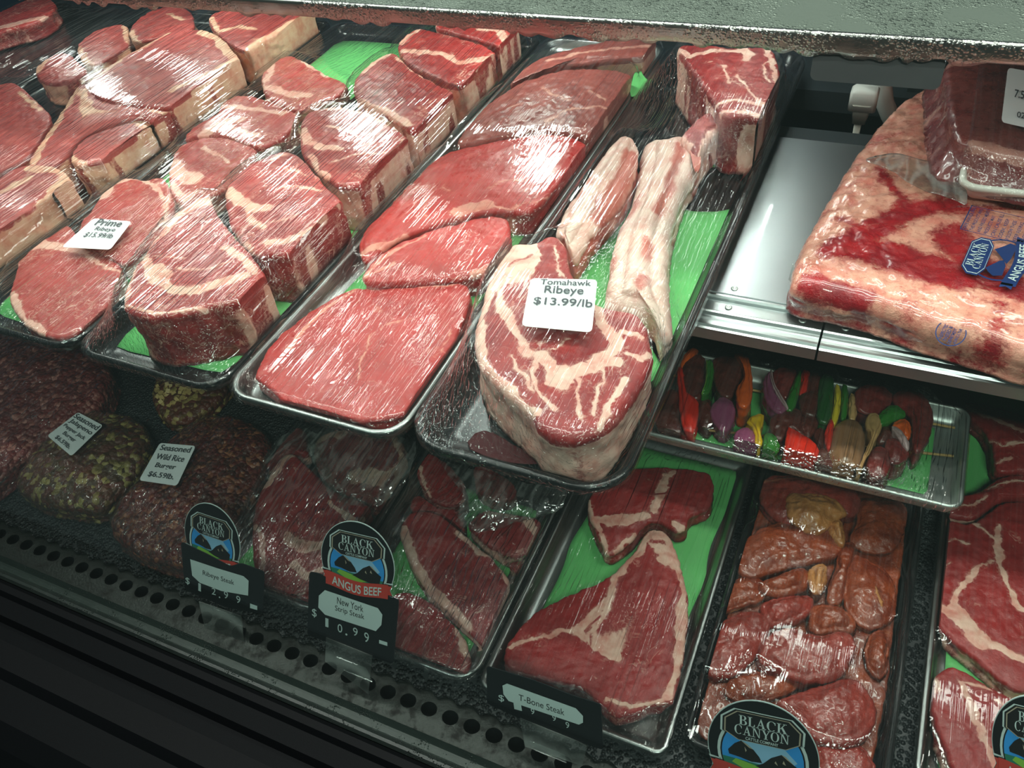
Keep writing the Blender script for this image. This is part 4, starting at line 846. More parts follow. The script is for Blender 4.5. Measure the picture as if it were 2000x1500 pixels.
# ------------------------------------------------------------------ the cattle company emblem, in units of its disc radius
def stroke(pts, w0, w1=None):
    """polygon of a pen stroke"""
    P = np.array(pts, float); n = len(P); w1 = w0 if w1 is None else w1
    T = np.gradient(P, axis=0); T /= np.linalg.norm(T, axis=1)[:, None]; N = np.c_[-T[:, 1], T[:, 0]]
    w = np.linspace(w0, w1, n)[:, None]/2
    L = P+N*w; R = P-N*w
    return [[tuple(L[i]), tuple(R[i]), tuple(R[i+1]), tuple(L[i+1])] for i in range(n-1)]
def arc(cx, cy, rx, ry, a0, a1, ws, wt, n=22):
    """ring segment, thick at the sides and thin at top and bottom"""
    out = []; prev = None
    for k in range(n+1):
        a = math.radians(a0+(a1-a0)*k/n); w = wt+(ws-wt)*abs(math.cos(a))**1.5
        p = ((cx+rx*math.cos(a), cy+ry*math.sin(a)), (cx+(rx-w)*math.cos(a), cy+(ry-w*0.6)*math.sin(a)))
        if prev: out.append([prev[0], prev[1], p[1], p[0]])
        prev = p
    return out
def rect(x0, y0, x1, y1): return [[(x0, y0), (x1, y0), (x1, y1), (x0, y1)]]
SW, TW, SH = 0.17, 0.07, 0.055
GL = {
 'B': (0.72, rect(0.10, 0, 0.10+SW, 1)+rect(0, 0, 0.4, SH)+rect(0, 1-SH, 0.4, 1)+arc(0.36, 0.755, 0.29, 0.245, -90, 90, SW, TW)+arc(0.38, 0.26, 0.33, 0.26, -90, 90, SW, TW)+rect(0.2, 0.49, 0.4, 0.545)),
 'L': (0.64, rect(0.10, 0, 0.10+SW, 1)+rect(0, 0, 0.6, SH)+rect(0, 1-SH, 0.38, 1)+[[(0.6, 0), (0.62, 0.28), (0.57, 0.28), (0.50, 0.05)]]),
 'A': (0.86, [[(0.10, 0), (0.16, 0), (0.47, 0.9), (0.42, 1.0)]]+[[(0.58, 0), (0.78, 0), (0.45, 1.03), (0.38, 0.95)]]+rect(0.22, 0.30, 0.62, 0.36)+rect(0, 0, 0.27, SH)+rect(0.5, 0, 0.88, SH)),
 'C': (0.80, arc(0.43, 0.5, 0.42, 0.52, 48, 312, SW*1.1, TW)+[[(0.70, 0.66), (0.76, 0.66), (0.74, 0.96), (0.66, 0.88)]]),
 'K': (0.84, rect(0.10, 0, 0.10+SW, 1)+rect(0, 0, 0.38, SH)+rect(0, 1-SH, 0.38, 1)+[[(0.27, 0.46), (0.32, 0.42), (0.74, 1.0), (0.66, 1.0)]]+[[(0.36, 0.56), (0.50, 0.68), (0.86, 0.0), (0.64, 0.0)]]+rect(0.52, 1-SH, 0.84, 1)+rect(0.54, 0, 0.9, SH)),
 'N': (0.92, rect(0.13, 0, 0.13+TW, 1)+rect(0.72, 0, 0.72+TW, 1)+[[(0.10, 1.0), (0.30, 1.0), (0.79, 0.0), (0.70, 0.0)]]+rect(0, 0, 0.34, SH)+rect(0, 1-SH, 0.26, 1)+rect(0.60, 1-SH, 0.92, 1)),
 'Y': (0.84, rect(0.34, 0, 0.34+SW, 0.46)+[[(0.34, 0.44), (0.51, 0.44), (0.24, 1.0), (0.04, 1.0)]]+[[(0.43, 0.44), (0.51, 0.44), (0.79, 1.0), (0.72, 1.0)]]+rect(0.22, 0, 0.64, SH)+rect(-0.04, 1-SH, 0.34, 1)+rect(0.58, 1-SH, 0.90, 1)),
 'O': (0.86, arc(0.42, 0.5, 0.42, 0.52, 0, 360, SW*1.1, TW, 36)),
}
def serif(word, u0, u1, v0, v1, slope=0.0):
    adv = [GL[c][0]+0.06 for c in word]; W = sum(adv)-0.06; x = 0; out = []
    for c, a in zip(word, adv):
        for poly in GL[c][1]:
            out.append([(u0+(u1-u0)*(x+p[0])/W, v0+(v1-v0)*p[1]) for p in poly])
        x += a
    return out
class Disc:
    def __init__(s, c, r, t_, voff=0.0, vs=1.0):
        s.vo = voff; s.vs = vs; s.c = np.array(c); s.r = np.array(r)-s.c; s.t = np.array(t_)-s.c; n = np.cross(s.r, s.t); s.n = n/np.linalg.norm(n)
    def __call__(s, u, v, l=0.0): return s.c+s.r*u+s.t*(v*s.vs+s.vo)+s.n*l
OCT = [(-0.45, 0.228), (0.43, 0.228), (0.67, 0.365), (0.68, 0.59), (0.475, 0.764), (-0.467, 0.764), (-0.69, 0.60), (-0.70, 0.35)]
def scale_poly(P, k, c=None):
    c = c or (sum(p[0] for p in P)/len(P), sum(p[1] for p in P)/len(P)); return [(c[0]+(p[0]-c[0])*k, c[1]+(p[1]-c[1])*k) for p in P]
def oval(rx, ry, cy=0.0, n=40, a0=0, a1=360): return [(rx*math.cos(math.radians(a0+(a1-a0)*k/n)), cy+ry*math.sin(math.radians(a0+(a1-a0)*k/n))) for k in range(n)]
L_WHITE = plain('emblem_white', srgb(196, 214, 212), 0.5, var=0.03); L_BLACK = plain('emblem_black', (0.012, 0.012, 0.013, 1), 0.45); L_SKY = plain('emblem_blue', srgb(52, 150, 226), 0.5)
L_PALE = plain('emblem_pale_blue', srgb(140, 190, 222), 0.5); L_GREEN = plain('emblem_green', srgb(40, 120, 96), 0.5); L_LIME = plain('emblem_lime', srgb(130, 186, 70), 0.5); L_RED = plain('emblem_red', srgb(196, 66, 56), 0.5); L_TAN = plain('emblem_tan', srgb(170, 160, 140), 0.5)
def ribbon(v0, v1, sag=0.10, w=0.80):
    us = np.linspace(-w, w, 17); up = [(u, v1+sag*(u/w)**2*-1.0*-0.6-0.02*u) for u in us]; lo = [(u, v0+sag*(u/w)**2*0.6-0.02*u) for u in us[::-1]]
    return [tuple(p) for p in up]+[tuple(p) for p in lo]
def wave(us, base, amp): return [(u, base+amp*math.sin(u*2.2)) for u in us]
def emblem(D, parent, sub, h=0.00012, mono=None):
    """layers, each a hair above the one before; every layer is a part of its thing"""
    g = lambda name, polys, mat, k: flat(name, D, polys, mat, parent, sub+h*k)
    W_, K_, S_, P_, G_, R_ = (L_WHITE, L_BLACK, L_SKY, L_PALE, L_GREEN, L_RED)
    us = np.linspace(-0.86, 0.86, 17)
    band = [(u, -0.28-0.05*math.cos(u*3.4)) for u in us]+[(u, -0.62-0.05*math.cos(u*3.4)) for u in us[::-1]]
    tailL = [(-0.96, -0.22), (-0.78, -0.24), (-0.78, -0.50), (-0.98, -0.50), (-0.90, -0.36)]; tailR = [(-x, y) for x, y in tailL][::-1]
    if mono is None:
        g('emblem_outline', [oval(0.82, 0.76, -0.02), scale_poly(OCT, 1.09), scale_poly(band, 1.07), scale_poly(tailL, 1.25), scale_poly(tailR, 1.25)], W_, 1)
        g('emblem_inline', [oval(0.765, 0.70, -0.02), scale_poly(OCT, 1.035), scale_poly(band, 1.03), tailL, tailR], K_, 2)
        g('sky', [oval(0.735, 0.675, -0.02)], S_, 3)
        g('haze', [[(-0.45, 0.10), (-0.15, -0.25), (0.35, -0.25), (0.62, 0.02), (0.40, 0.22), (-0.4, 0.24)]], P_, 4)
        g('hills', [[p for p in oval(0.735, 0.675, -0.02, 40, 190, 350)]], G_, 4.5)
        g('meadow', [[(-0.48, -0.14), (-0.1, -0.20), (0.3, -0.28), (0.1, -0.34), (-0.3, -0.32), (-0.55, -0.22)]], L_LIME, 5)
        g('mountains', [[(-0.62, 0.0), (-0.50, 0.14), (-0.38, 0.22), (-0.28, 0.18), (-0.16, 0.10), (-0.05, -0.02), (0.0, -0.12), (-0.2, -0.14), (-0.4, -0.10), (-0.6, -0.08)],
                        [(-0.12, -0.20), (0.02, -0.12), (0.16, 0.02), (0.34, 0.12), (0.42, 0.10), (0.52, 0.0), (0.66, -0.08), (0.62, -0.26), (0.4, -0.30), (0.1, -0.26)]], K_, 6)
        g('snow', [[(-0.38, 0.22), (-0.28, 0.18), (-0.16, 0.10), (-0.24, 0.12)], [(0.34, 0.12), (0.42, 0.10), (0.56, -0.02), (0.44, 0.05)], [(-0.32, 0.12), (-0.28, 0.06), (-0.30, 0.02)], [(0.38, 0.02), (0.42, -0.06), (0.36, -0.04)], [(0.24, -0.02), (0.28, -0.1), (0.22, -0.06)]], L_TAN, 7)
        g('name_plate_border', [scale_poly(OCT, 0.985)], L_TAN, 8); g('name_plate', [scale_poly(OCT, 0.945)], K_, 9)
        g('banner', [band], R_, 8); g('banner_tails', [scale_poly(tailL, 0.8), scale_poly(tailR, 0.8)], R_, 4.2)
        lt, lk = W_, 10
    else:
        ring = []; o = oval(0.78, 0.70, -0.02); i_ = oval(0.73, 0.65, -0.02)
        for k in range(len(o)): ring.append([o[k], o[(k+1) % len(o)], i_[(k+1) % len(o)], i_[k]])
        g('printed_ring', ring, mono, 1)
        g('printed_mountains', [[(-0.62, 0.0), (-0.50, 0.14), (-0.38, 0.22), (-0.05, -0.02), (0.0, -0.12), (-0.2, -0.20), (-0.55, -0.20)], [(-0.12, -0.20), (0.16, 0.02), (0.34, 0.18), (0.52, 0.0), (0.66, -0.12), (0.60, -0.30), (0.1, -0.26)]], mono, 1)
        g('printed_plate', [scale_poly(OCT, 1.03)], mono, 1.5); g('printed_banner', [band, tailL, tailR], mono, 1.5)
        ob_ = scale_poly(OCT, 0.95); ib_ = scale_poly(OCT, 0.92); g('printed_border', [[ob_[k], ob_[(k+1) % 8], ib_[(k+1) % 8], ib_[k]] for k in range(8)], L_WHITE, 2)
        lt, lk = L_WHITE, 3
    g('emblem_name', serif('BLACK', -0.42, 0.42, 0.525, 0.70)+serif('CANYON', -0.50, 0.47, 0.345, 0.515), lt, lk)
    if mono is None:
        lettering('small_lettering', D, [('CATTLE COMPANY', -0.30, 0.28, 0.262, 0.318)], lt, parent, sub+h*lk)
    # banner lettering follows the wave
    tv, tf, (w, hh) = text_vf('ANGUS BEEF'); V = []
    for x, y in tv:
        u = -0.68+1.36*x/w; v = -0.57+0.21*y/hh-0.05*math.cos(u*3.4)+0.0; V.append(D(u, v, sub+h*lk))
    put('banner_lettering', V, tf, lt, parent, smooth=False)
# printed emblem on the brisket pack
zz = LOGO_Z
cpx = (1951, 507); D = Disc(at(*cpx, zz), at(cpx[0]+19, cpx[1]-49, zz), at(cpx[0]-82, cpx[1]-15, zz))
emblem(D, BR, 0.0, 0.0003, mono=blue_ink)
fc = Face(at(1874, 446, zz), at(1897, 396, zz), at(2060, 440, zz), at(2040, 486, zz))   # reads upward, lines stack to the right
fc = Face(at(2040, 490, zz), at(2062, 440, zz), at(1897, 402, zz), at(1874, 448, zz))
rows = ['SAFE HANDLING', 'THIS PRODUCT WAS', 'AND PASSED MEAT', 'PRODUCTS MAY', 'CAN CAUSE ILL', 'COOK. KEEP', 'FOLLOW THESE', 'KEEP REFRIG', 'COOK WELL', 'KEEP RAW']
lettering('handling_lettering', fc, [(s_, 0.05, 0.95 if len(s_) > 12 else 0.8, 0.93-i*0.085, 0.975-i*0.085) for i, s_ in enumerate(rows)], blue_ink, BR, 0.0006)
fr_ = [(0, 0), (1, 0), (1, 1), (0, 1)]; fi = [(0.02, 0.02), (0.98, 0.02), (0.98, 0.985), (0.02, 0.985)]
flat('printed_frame', fc, [[fr_[k], fr_[(k+1) % 4], fi[(k+1) % 4], fi[k]] for k in range(4)], blue_ink, BR, 0.0006)
c2 = (1857, 650); z2 = 0.040; D2 = Disc(at(*c2, z2), at(c2[0]+12, c2[1]-24, z2), at(c2[0]-28, c2[1]-10, z2))
o = oval(1, 1); i_ = oval(0.93, 0.93); flat('inspection_ring', D2, [[o[k], o[(k+1) % 40], i_[(k+1) % 40], i_[k]] for k in range(40)], blue_ink, BR, 0.0004)
lettering('inspection_lettering', D2, [('INSPECTED', -0.7, 0.5, 0.35, 0.6), ('PASSED BY', -0.7, 0.6, 0.02, 0.27), ('DEPARTMENT OF', -0.8, 0.7, -0.3, -0.07), ('AGRICULTURE', -0.7, 0.6, -0.6, -0.4)], blue_ink, BR, 0.0004)
# loin pack on top of the brisket
VL = empty('vacuum_packed_loin', tuple(at(1950, 330, 0.06)), 'vacuum packed loin in a white tray lying on the brisket pack', 'vacuum pack')
slab('loin', [(1842, 116), (1880, 102), (1960, 92), (2060, 96), (2250, 160), (2250, 330), (2080, 325), (1990, 306), (1905, 284), (1862, 270), (1850, 200)], 0.108, 0.066, M['vac2'], [(34, [(1850, 120), (1950, 98), (2080, 110)]), (14, [(1900, 278), (2060, 318)])], base=0.2, side_fat=0.35, rnd=0.010, bulge=0.006, parent=VL, taper=-0.16)
Vp, Fp = pan_mesh(at(1885, 405, 0.06)[0]-0.012, 0.40, 0.892, 1.16, 0.0585, 0.082, 0.02, 0.012, 0.004); put('foam_tray', Vp, Fp, M['foam'], VL)
sk = [(1690, 312), (1720, 300), (1780, 305), (1850, 318), (1880, 345), (1890, 400), (1880, 408), (1840, 385), (1780, 355), (1720, 330), (1692, 322)]
sheet('film_flap', sk, 0.066, M['bag'], 0.0006, wave=0.012, parent=VL)
V, F = merge([])if False else ([], [])
film_mesh('vacuum_film', at(1885, 405, 0.06)[0]-0.016, 0.404, 0.888, 1.165, 0.084, [x for x in OBST[-1:]], M['film_fan'], VL, r=0.02, nx=60, ny=50, it=200)
price_label(VL, [(1968, 134), (2060, 150), (2050, 262), (1955, 240)], 0.1185, [('7.52', 0.2, 0.5, 0.45, 0.6), ('0204516', 0.3, 0.9, 0.12, 0.22), ('3.99', 0.6, 0.85, 0.45, 0.56)][:2], ink='ink_grey')
# ------------------------------------------------------------------ kebab tray
KZ = -0.184
kx0, kx1, ky0, ky1 = -0.215, 0.149, 0.655, 0.812
begin((kx0, kx1, ky0, ky1, KZ, KZ+0.022, 0.008, 0.003))
KT = tray('kebab_tray', kx0, kx1, ky0, ky1, KZ, KZ+0.022, M['pan_alu'], 'silver tray of beef and vegetable skewers below the steel shelf rail', r=0.016, wall=0.008, lip=0.003)
sheet('paper_liner', None, KZ+0.0035, M['green'], 0.0004, world_pts=rrect(-0.18, 0.116, 0.680, 0.788, 0.003, 2), label='green paper liner under the skewers', cat='paper')
vm = lambda n, c, r=0.25, **k: plain(n, srgb(*c), r, bump=0.1, bscale=120, var=0.14, coat=0.3, **k)
KM = {'red': vm('red_pepper', (214, 42, 24)), 'orange': vm('orange_pepper', (230, 96, 30)), 'yellow': vm('yellow_pepper', (222, 176, 34)), 'green': vm('green_pepper', (52, 118, 44)), 'lime': vm('cut_green_pepper', (110, 158, 60)),
      'onion': vm('red_onion', (146, 74, 108)), 'onion_pale': vm('pale_onion', (190, 160, 160)), 'zucchini': vm('zucchini_skin', (38, 84, 40)), 'squash': vm('yellow_squash', (226, 196, 50)), 'mushroom': vm('brown_mushroom', (140, 100, 70)),
      'tan': vm('mushroom_cut', (196, 152, 100)), 'beef': meat_mat('skewered_beef', (112, 50, 42), (84, 38, 30), (140, 90, 70), (110, 66, 46), marb=0.1, dark=(34, 20, 14), coat=0.5, rough=0.3), 'beefred': meat_mat('raw_skewered_beef', (140, 50, 46), (112, 36, 34), (190, 120, 110), (160, 90, 80), marb=0.3, dark=(60, 24, 20), coat=0.4, rough=0.3),
      'wood': plain('bamboo', srgb(206, 168, 110), 0.6)}
def K_(pts): return ZM(1250, 650, 2.6667, pts)
S1 = empty('kebab', tuple(at(1560, 760, KZ+0.01)), 'rear skewer, mostly beef, peppers and a thick zucchini slice', 'kebab', 'kebabs in the silver tray')
S2 = empty('kebab', tuple(at(1560, 850, KZ+0.01)), 'front skewer with the large square of red pepper and a brown mushroom', 'kebab', 'kebabs in the silver tray')
def piece(par, name, m, pts, zt=0.034, zb=0.006, rnd=None, **k):
    zt = KZ+zt; zb = KZ+zb; rnd = rnd or 0.0045
    c_ = np.mean(pts, axis=0); pts = [tuple(c_+(np.array(p)-c_)*1.22) for p in pts]
    k.setdefault('smooth', 1); k.setdefault('rough', 0.0032 if 'beef' in m else 0.0015)
    return slab(name, K_(pts), zt, zb, KM[m], rnd=rnd, bulge=0.003, nseg=70, nring=12, jag=0.0006, parent=par, side_fat=0.1, **k)
def stick(par, a, b, z): 
    V, F = tube_vf([at(*K_([a])[0], KZ+z), at(*K_([b])[0], KZ+z)], 0.0016, 8); put('skewer_stick', V, F, KM['wood'], par)
stick(S1, (60, 200), (1640, 495), 0.016); stick(S2, (360, 508), (1632, 642), 0.014)
piece(S1, 'pepper_piece', 'orange', [(215, 150), (240, 100), (290, 60), (308, 72), (285, 120), (245, 165), (222, 175)])
piece(S1, 'beef_cube', 'beef', [(235, 150), (330, 118), (335, 240), (318, 320), (260, 325), (222, 250)], 0.036)
piece(S1, 'pepper_piece', 'green', [(338, 160), (375, 140), (382, 220), (370, 290), (330, 304), (322, 295), (345, 240)], 0.042, spine=[(1383, 712), (1384, 745), (1378, 758)])
piece(S1, 'pepper_piece', 'lime', [(340, 156), (352, 150), (356, 210), (352, 260), (330, 300), (320, 298), (342, 240)], 0.0435, rnd=0.003, spine=[(1380, 712), (1381, 742), (1375, 758)])
piece(S1, 'beef_cube', 'beef', [(395, 130), (520, 130), (528, 200), (505, 262), (470, 320), (410, 290), (388, 200)], 0.034)
piece(S1, 'pepper_piece', 'orange', [(497, 120), (520, 108), (545, 112), (572, 150), (583, 250), (578, 330), (548, 360), (512, 345), (503, 265), (540, 238), (545, 190), (528, 160)], 0.042, spine=[(1442, 697), (1458, 725), (1455, 765)])
piece(S1, 'onion_piece', 'onion', [(650, 240), (685, 205), (682, 240), (700, 290), (762, 372), (722, 402), (670, 362), (645, 300)], 0.040, spine=[(1500, 738), (1502, 765), (1520, 790)])
piece(S1, 'onion_layer', 'onion_pale', [(682, 208), (692, 205), (696, 250), (712, 300), (766, 370), (756, 378), (700, 300), (684, 250)], 0.042, rnd=0.002, spine=[(1508, 735), (1512, 755), (1530, 783)])
piece(S1, 'beef_cube', 'beefred', [(702, 190), (800, 190), (815, 220), (770, 330), (735, 320), (700, 268)], 0.036)
piece(S1, 'pepper_piece', 'green', [(822, 212), (838, 205), (832, 300), (802, 390), (765, 388), (768, 335)], 0.040)
piece(S1, 'pepper_piece', 'red', [(843, 196), (886, 192), (880, 290), (838, 320), (832, 300)], 0.037)
piece(S1, 'beef_cube', 'beef', [(886, 226), (934, 222), (942, 350), (925, 418), (852, 408), (832, 330), (875, 300)], 0.040)
piece(S1, 'zucchini_slice', 'zucchini', [(944, 226), (1003, 230), (1006, 330), (988, 448), (928, 440), (930, 330)], 0.044)
piece(S1, 'squash_slice', 'squash', [(1018, 272), (1044, 288), (1046, 380), (1025, 458), (998, 448), (1012, 350)], 0.042, rnd=0.004)
piece(S1, 'zucchini_slice', 'green', [(1052, 270), (1086, 288), (1082, 420), (1050, 440), (1048, 380)], 0.038)
piece(S1, 'mushroom_piece', 'tan', [(1092, 312), (1128, 330), (1130, 440), (1086, 440)], 0.034)
piece(S1, 'beef_cube', 'beefred', [(1132, 290), (1220, 265), (1300, 300), (1308, 350), (1240, 415), (1180, 400), (1140, 380)], 0.038)
piece(S1, 'pepper_piece', 'green', [(1250, 415), (1318, 368), (1392, 418), (1330, 448), (1245, 475)], 0.042)
piece(S1, 'beef_cube', 'beefred', [(1330, 330), (1400, 308), (1480, 340), (1522, 420), (1502, 520), (1445, 598), (1420, 560), (1418, 440), (1390, 415), (1330, 365)], 0.038, spine=[(1770, 785), (1805, 815), (1800, 860)])
piece(S1, 'pepper_piece', 'orange', [(1318, 468), (1370, 442), (1412, 470), (1412, 520), (1390, 545), (1345, 500)], 0.043)
piece(S1, 'pepper_piece', 'red', [(200, 205), (230, 200), (250, 320), (300, 345), (298, 400), (282, 490), (240, 494), (215, 440), (205, 300)], 0.036, spine=[(1332, 730), (1340, 790), (1348, 825)])
piece(S2, 'beef_cube', 'beef', [(80, 420), (110, 330), (190, 300), (205, 430), (215, 490), (180, 540), (110, 520)], 0.030)
piece(S2, 'onion_piece', 'onion', [(370, 390), (430, 330), (492, 380), (482, 470), (430, 500), (380, 442)], 0.030)
piece(S2, 'beef_cube', 'beef', [(300, 345), (365, 340), (372, 400), (380, 450), (350, 480), (305, 440)], 0.028)
piece(S2, 'pepper_piece', 'yellow', [(550, 455), (645, 420), (640, 480), (625, 500), (642, 568), (600, 574), (600, 500)], 0.042, rnd=0.004, spine=[(1468, 820), (1482, 828), (1485, 860)])
piece(S2, 'onion_piece', 'onion', [(495, 522), (550, 490), (598, 520), (606, 618), (560, 610), (505, 572)], 0.040)
piece(S2, 'pepper_piece', 'green', [(652, 520), (700, 530), (732, 592), (682, 640), (640, 620), (646, 580)], 0.036)
piece(S2, 'beef_cube', 'beef', [(700, 430), (800, 400), (840, 415), (830, 480), (860, 535), (780, 500), (735, 555), (690, 490)], 0.036)
piece(S2, 'beef_cube', 'beef', [(850, 420), (920, 425), (935, 450), (915, 500), (880, 540), (865, 530), (838, 480)], 0.036)
piece(S2, 'pepper_piece', 'red', [(777, 505), (800, 510), (860, 545), (925, 590), (905, 670), (880, 738), (810, 715), (748, 690), (765, 600)], 0.044, rnd=0.005)
piece(S2, 'beef_cube', 'beef', [(905, 530), (955, 500), (962, 560), (990, 640), (1010, 690), (930, 680), (915, 640), (930, 590)], 0.034)
piece(S2, 'pepper_piece', 'red', [(985, 460), (1010, 445), (1012, 480), (1000, 560), (985, 600), (962, 540)], 0.040, rnd=0.004)
piece(S2, 'mushroom', 'mushroom', [(1015, 480), (1075, 438), (1130, 445), (1165, 480), (1172, 560), (1140, 690), (1060, 715), (1015, 640), (1005, 560)], 0.044, rnd=0.018)
piece(S2, 'mushroom_piece', 'tan', [(1182, 440), (1230, 435), (1262, 482), (1225, 555), (1205, 610), (1180, 640), (1150, 720), (1110, 735), (1150, 670), (1175, 600), (1210, 530), (1172, 500)], 0.042, rnd=0.005, spine=[(1712, 828), (1700, 870), (1682, 915)])
piece(S2, 'beef_cube', 'beefred', [(1195, 630), (1240, 590), (1292, 610), (1305, 715), (1225, 745), (1190, 700)], 0.036)
piece(S2, 'beef_cube', 'beefred', [(1282, 560), (1345, 545), (1395, 600), (1400, 640), (1340, 670), (1300, 650)], 0.038)
piece(S2, 'onion_piece', 'onion_pale', [(1310, 490), (1350, 494), (1400, 558), (1398, 600), (1380, 590), (1350, 545)], 0.044, rnd=0.003)
piece(S2, 'beef_cube', 'beef', [(1240, 480), (1300, 480), (1320, 500), (1340, 540), (1290, 560), (1245, 560)], 0.034)
film_mesh('plastic_wrap', kx0, kx1, ky0+0.001, ky1-0.001, KZ+0.0240, list(OBST), film_mat('kebab_wrap', 120, 2, 2.2, rot=-1.15), KT, r=0.016, nx=120, ny=60, it=300, skirt=0.012)
# ------------------------------------------------------------------ lower deck
DZ = ZD+0.0035   # top of the mat
G_L = 'packs along the lower deck'
Q5 = lambda pts: ZM(450, 820, 2.831, pts)
Q6 = lambda pts: ZM(900, 900, 2.5, pts)
Q7 = lambda pts: ZM(1300, 900, 2.5, pts)
Q8 = lambda pts: ZM(1740, 760, 2.027, pts)
Q4 = lambda pts: ZM(0, 700, 3.0, pts)
ZM_ = DZ+0.0060; 
# right tray with green paper
begin((0.150, 0.372, 0.405, 1.06, DZ, DZ+0.022, 0.009, 0.005))
R1 = tray('meat_tray', 0.150, 0.372, 0.405, 1.06, DZ, DZ+0.022, M['pan_silver'], 'tray of large round steaks on green paper at the right edge', G_L, r=0.02)
liner(0.172, 0.350, 0.428, 1.03, DZ+0.0030, 'green paper liner under the steaks at the right edge', 7)
GT = 'steaks in the tray at the right edge'
zt = DZ+0.030
slab('round_steak', Q8([(142, 535), (185, 512), (250, 520), (330, 530), (398, 480), (440, 445), (540, 432), (640, 480), (720, 700), (690, 1000), (620, 1190), (500, 1200), (430, 1150), (350, 1080), (262, 1010), (170, 930), (132, 868), (106, 790), (112, 690)]), zt, DZ+0.006, M['tbone'],
     [(11, Q8([(430, 545), (415, 600), (430, 700), (455, 775)])), (8, Q8([(455, 775), (500, 850), (560, 910)])), (5, Q8([(415, 600), (370, 570), (330, 530)])), (9, Q8([(250, 880), (255, 815), (290, 780), (340, 712)])), (4, Q8([(340, 712), (400, 680)])),
      (15, Q8([(150, 825), (230, 890), (290, 950)])), (26, Q8([(260, 880), (310, 960), (360, 1000)])), (13, Q8([(360, 1000), (430, 1030), (560, 1080)])), (3, Q8([(220, 612), (260, 600), (300, 615)])), (2, Q8([(170, 730), (230, 690)]))],
     side_fat=0.55, rnd=0.006, nseg=300, nring=60, label='large round steak with a white forked fat seam at the right edge', cat='round steak', group=GT)
slab('round_steak', Q8([(186, 480), (230, 430), (300, 418), (350, 400), (430, 345), (520, 332), (640, 345), (640, 425), (520, 422), (430, 435), (390, 470), (330, 515), (250, 505)]), zt-0.002, DZ+0.006, M['tbone'], [(4, Q8([(250, 455), (330, 470), (380, 430)])), (5, Q8([(390, 400), (440, 380), (540, 372)]))], side_fat=0.4, rnd=0.006, label='red steak behind the forked seam one, by the end of the kebab tray', cat='round steak', group=GT)
slab('round_steak', Q8([(195, 40), (240, 28), (300, 45), (400, 62), (540, 100), (660, 130), (660, 325), (520, 322), (430, 332), (405, 300), (398, 200), (340, 120), (270, 90)]), zt, DZ+0.006, M['tbone'], [(7, Q8([(240, 35), (330, 90), (400, 120), (520, 170)])), (4, Q8([(400, 200), (450, 230), (540, 220)])), (4, Q8([(410, 290), (470, 270)]))], side_fat=0.4, rnd=0.006, spine=Q8([(250, 50), (400, 110), (530, 220)]), label='marbled steak just below the shelf rail at the right edge', cat='round steak', group=GT)
slab('t_bone_steak', Q8([(150, 1162), (180, 1122), (218, 1098), (270, 1100), (330, 1135), (400, 1170), (500, 1228), (600, 1300), (640, 1480), (600, 1620), (430, 1640), (270, 1590), (220, 1440), (180, 1330), (154, 1260)]), zt+0.003, DZ+0.006, M['tbone'],
     [(10, Q8([(162, 1135), (185, 1180), (190, 1200)])), (13, Q8([(285, 1165), (325, 1280), (370, 1400), (420, 1540)])), (5, Q8([(270, 1155), (340, 1170), (400, 1185)])), (3, Q8([(420, 1230), (470, 1260)]))], side_fat=0.5, rnd=0.006, label='smaller steak with a pale straight bone line in the lower right corner', cat='t-bone steak', group=GT)
film_mesh('plastic_wrap', 0.150, 0.372, 0.405, 1.06, DZ+0.024, list(OBST), M['film_fan'], R1, r=0.02, nx=60, ny=130, it=400)
# marinated meat
begin((-0.070, 0.130, 0.360, 0.770, DZ, DZ+0.024, 0.012, 0.005))
MA = tray('meat_tray', -0.070, 0.130, 0.360, 0.770, DZ, DZ+0.024, M['pan_black'], 'black tray of brown marinated meat chunks', G_L, r=0.02, wall=0.012)
V, F = box_vf(-0.047, 0.107, 0.384, 0.746, DZ+0.0030, DZ+0.0075); t = NT('marinade'); v = t.coord()
t.bsdf(t.mix(t.ramp(t.noise(v, 60, 4), .35, .65), srgb(70, 34, 18), srgb(36, 20, 14)), 0.12, 0, 0.5, t.bump(t.noise(v, 90, 3), 0.5, 0.002)); 
tag(put('marinade', V, F, t.m, smooth=False), 'pool of dark brown marinade in the black tray', 'marinade', kind='stuff')
GC = 'marinated meat chunks'
slab('meat_mass', ZM(1300, 900, 2.5, [(470, 110), (700, 70), (920, 120), (1180, 200), (1160, 500), (1115, 800), (1100, 1060), (1030, 1400), (1000, 1560), (700, 1600), (300, 1500), (120, 1300), (180, 1000), (240, 720), (330, 500), (400, 300)]), DZ+0.020, DZ+0.0082, M['marinated'], rnd=0.005, bulge=0.0, rough=0.003, nseg=200, nring=60, side_fat=0.1, label='flat bed of dark marinated meat under the chunks in the black tray', cat='meat')
def chunk(pts, zt, m, label, fats=(), **k):
    k.setdefault('rnd', 0.008); k.setdefault('side_fat', 0.15)
    c_ = np.mean(pts, axis=0); pts = [tuple(c_+(np.array(p)-c_)*1.20) for p in pts]
    return slab('meat_chunk', Q7(pts), DZ+zt, DZ+0.0225, M[m], fats, bulge=0.008, rough=0.0035, nseg=120, nring=26, label=label, cat='meat chunk', group=GC, **k)
chunk([(480, 112), (560, 82), (700, 76), (850, 95), (915, 150), (925, 215), (880, 262), (820, 235), (750, 255), (640, 290), (580, 275), (510, 215)], 0.040, 'marinated_pink', 'topmost marinated chunk, touching the kebab tray', [(6, Q7([(500, 100), (600, 90), (700, 110)]))])
chunk([(420, 372), (520, 322), (600, 302), (778, 312), (832, 382), (815, 450), (715, 480), (560, 512), (440, 550), (380, 515), (392, 430)], 0.036, 'marinated', 'wide brown chunk, second row on the left')
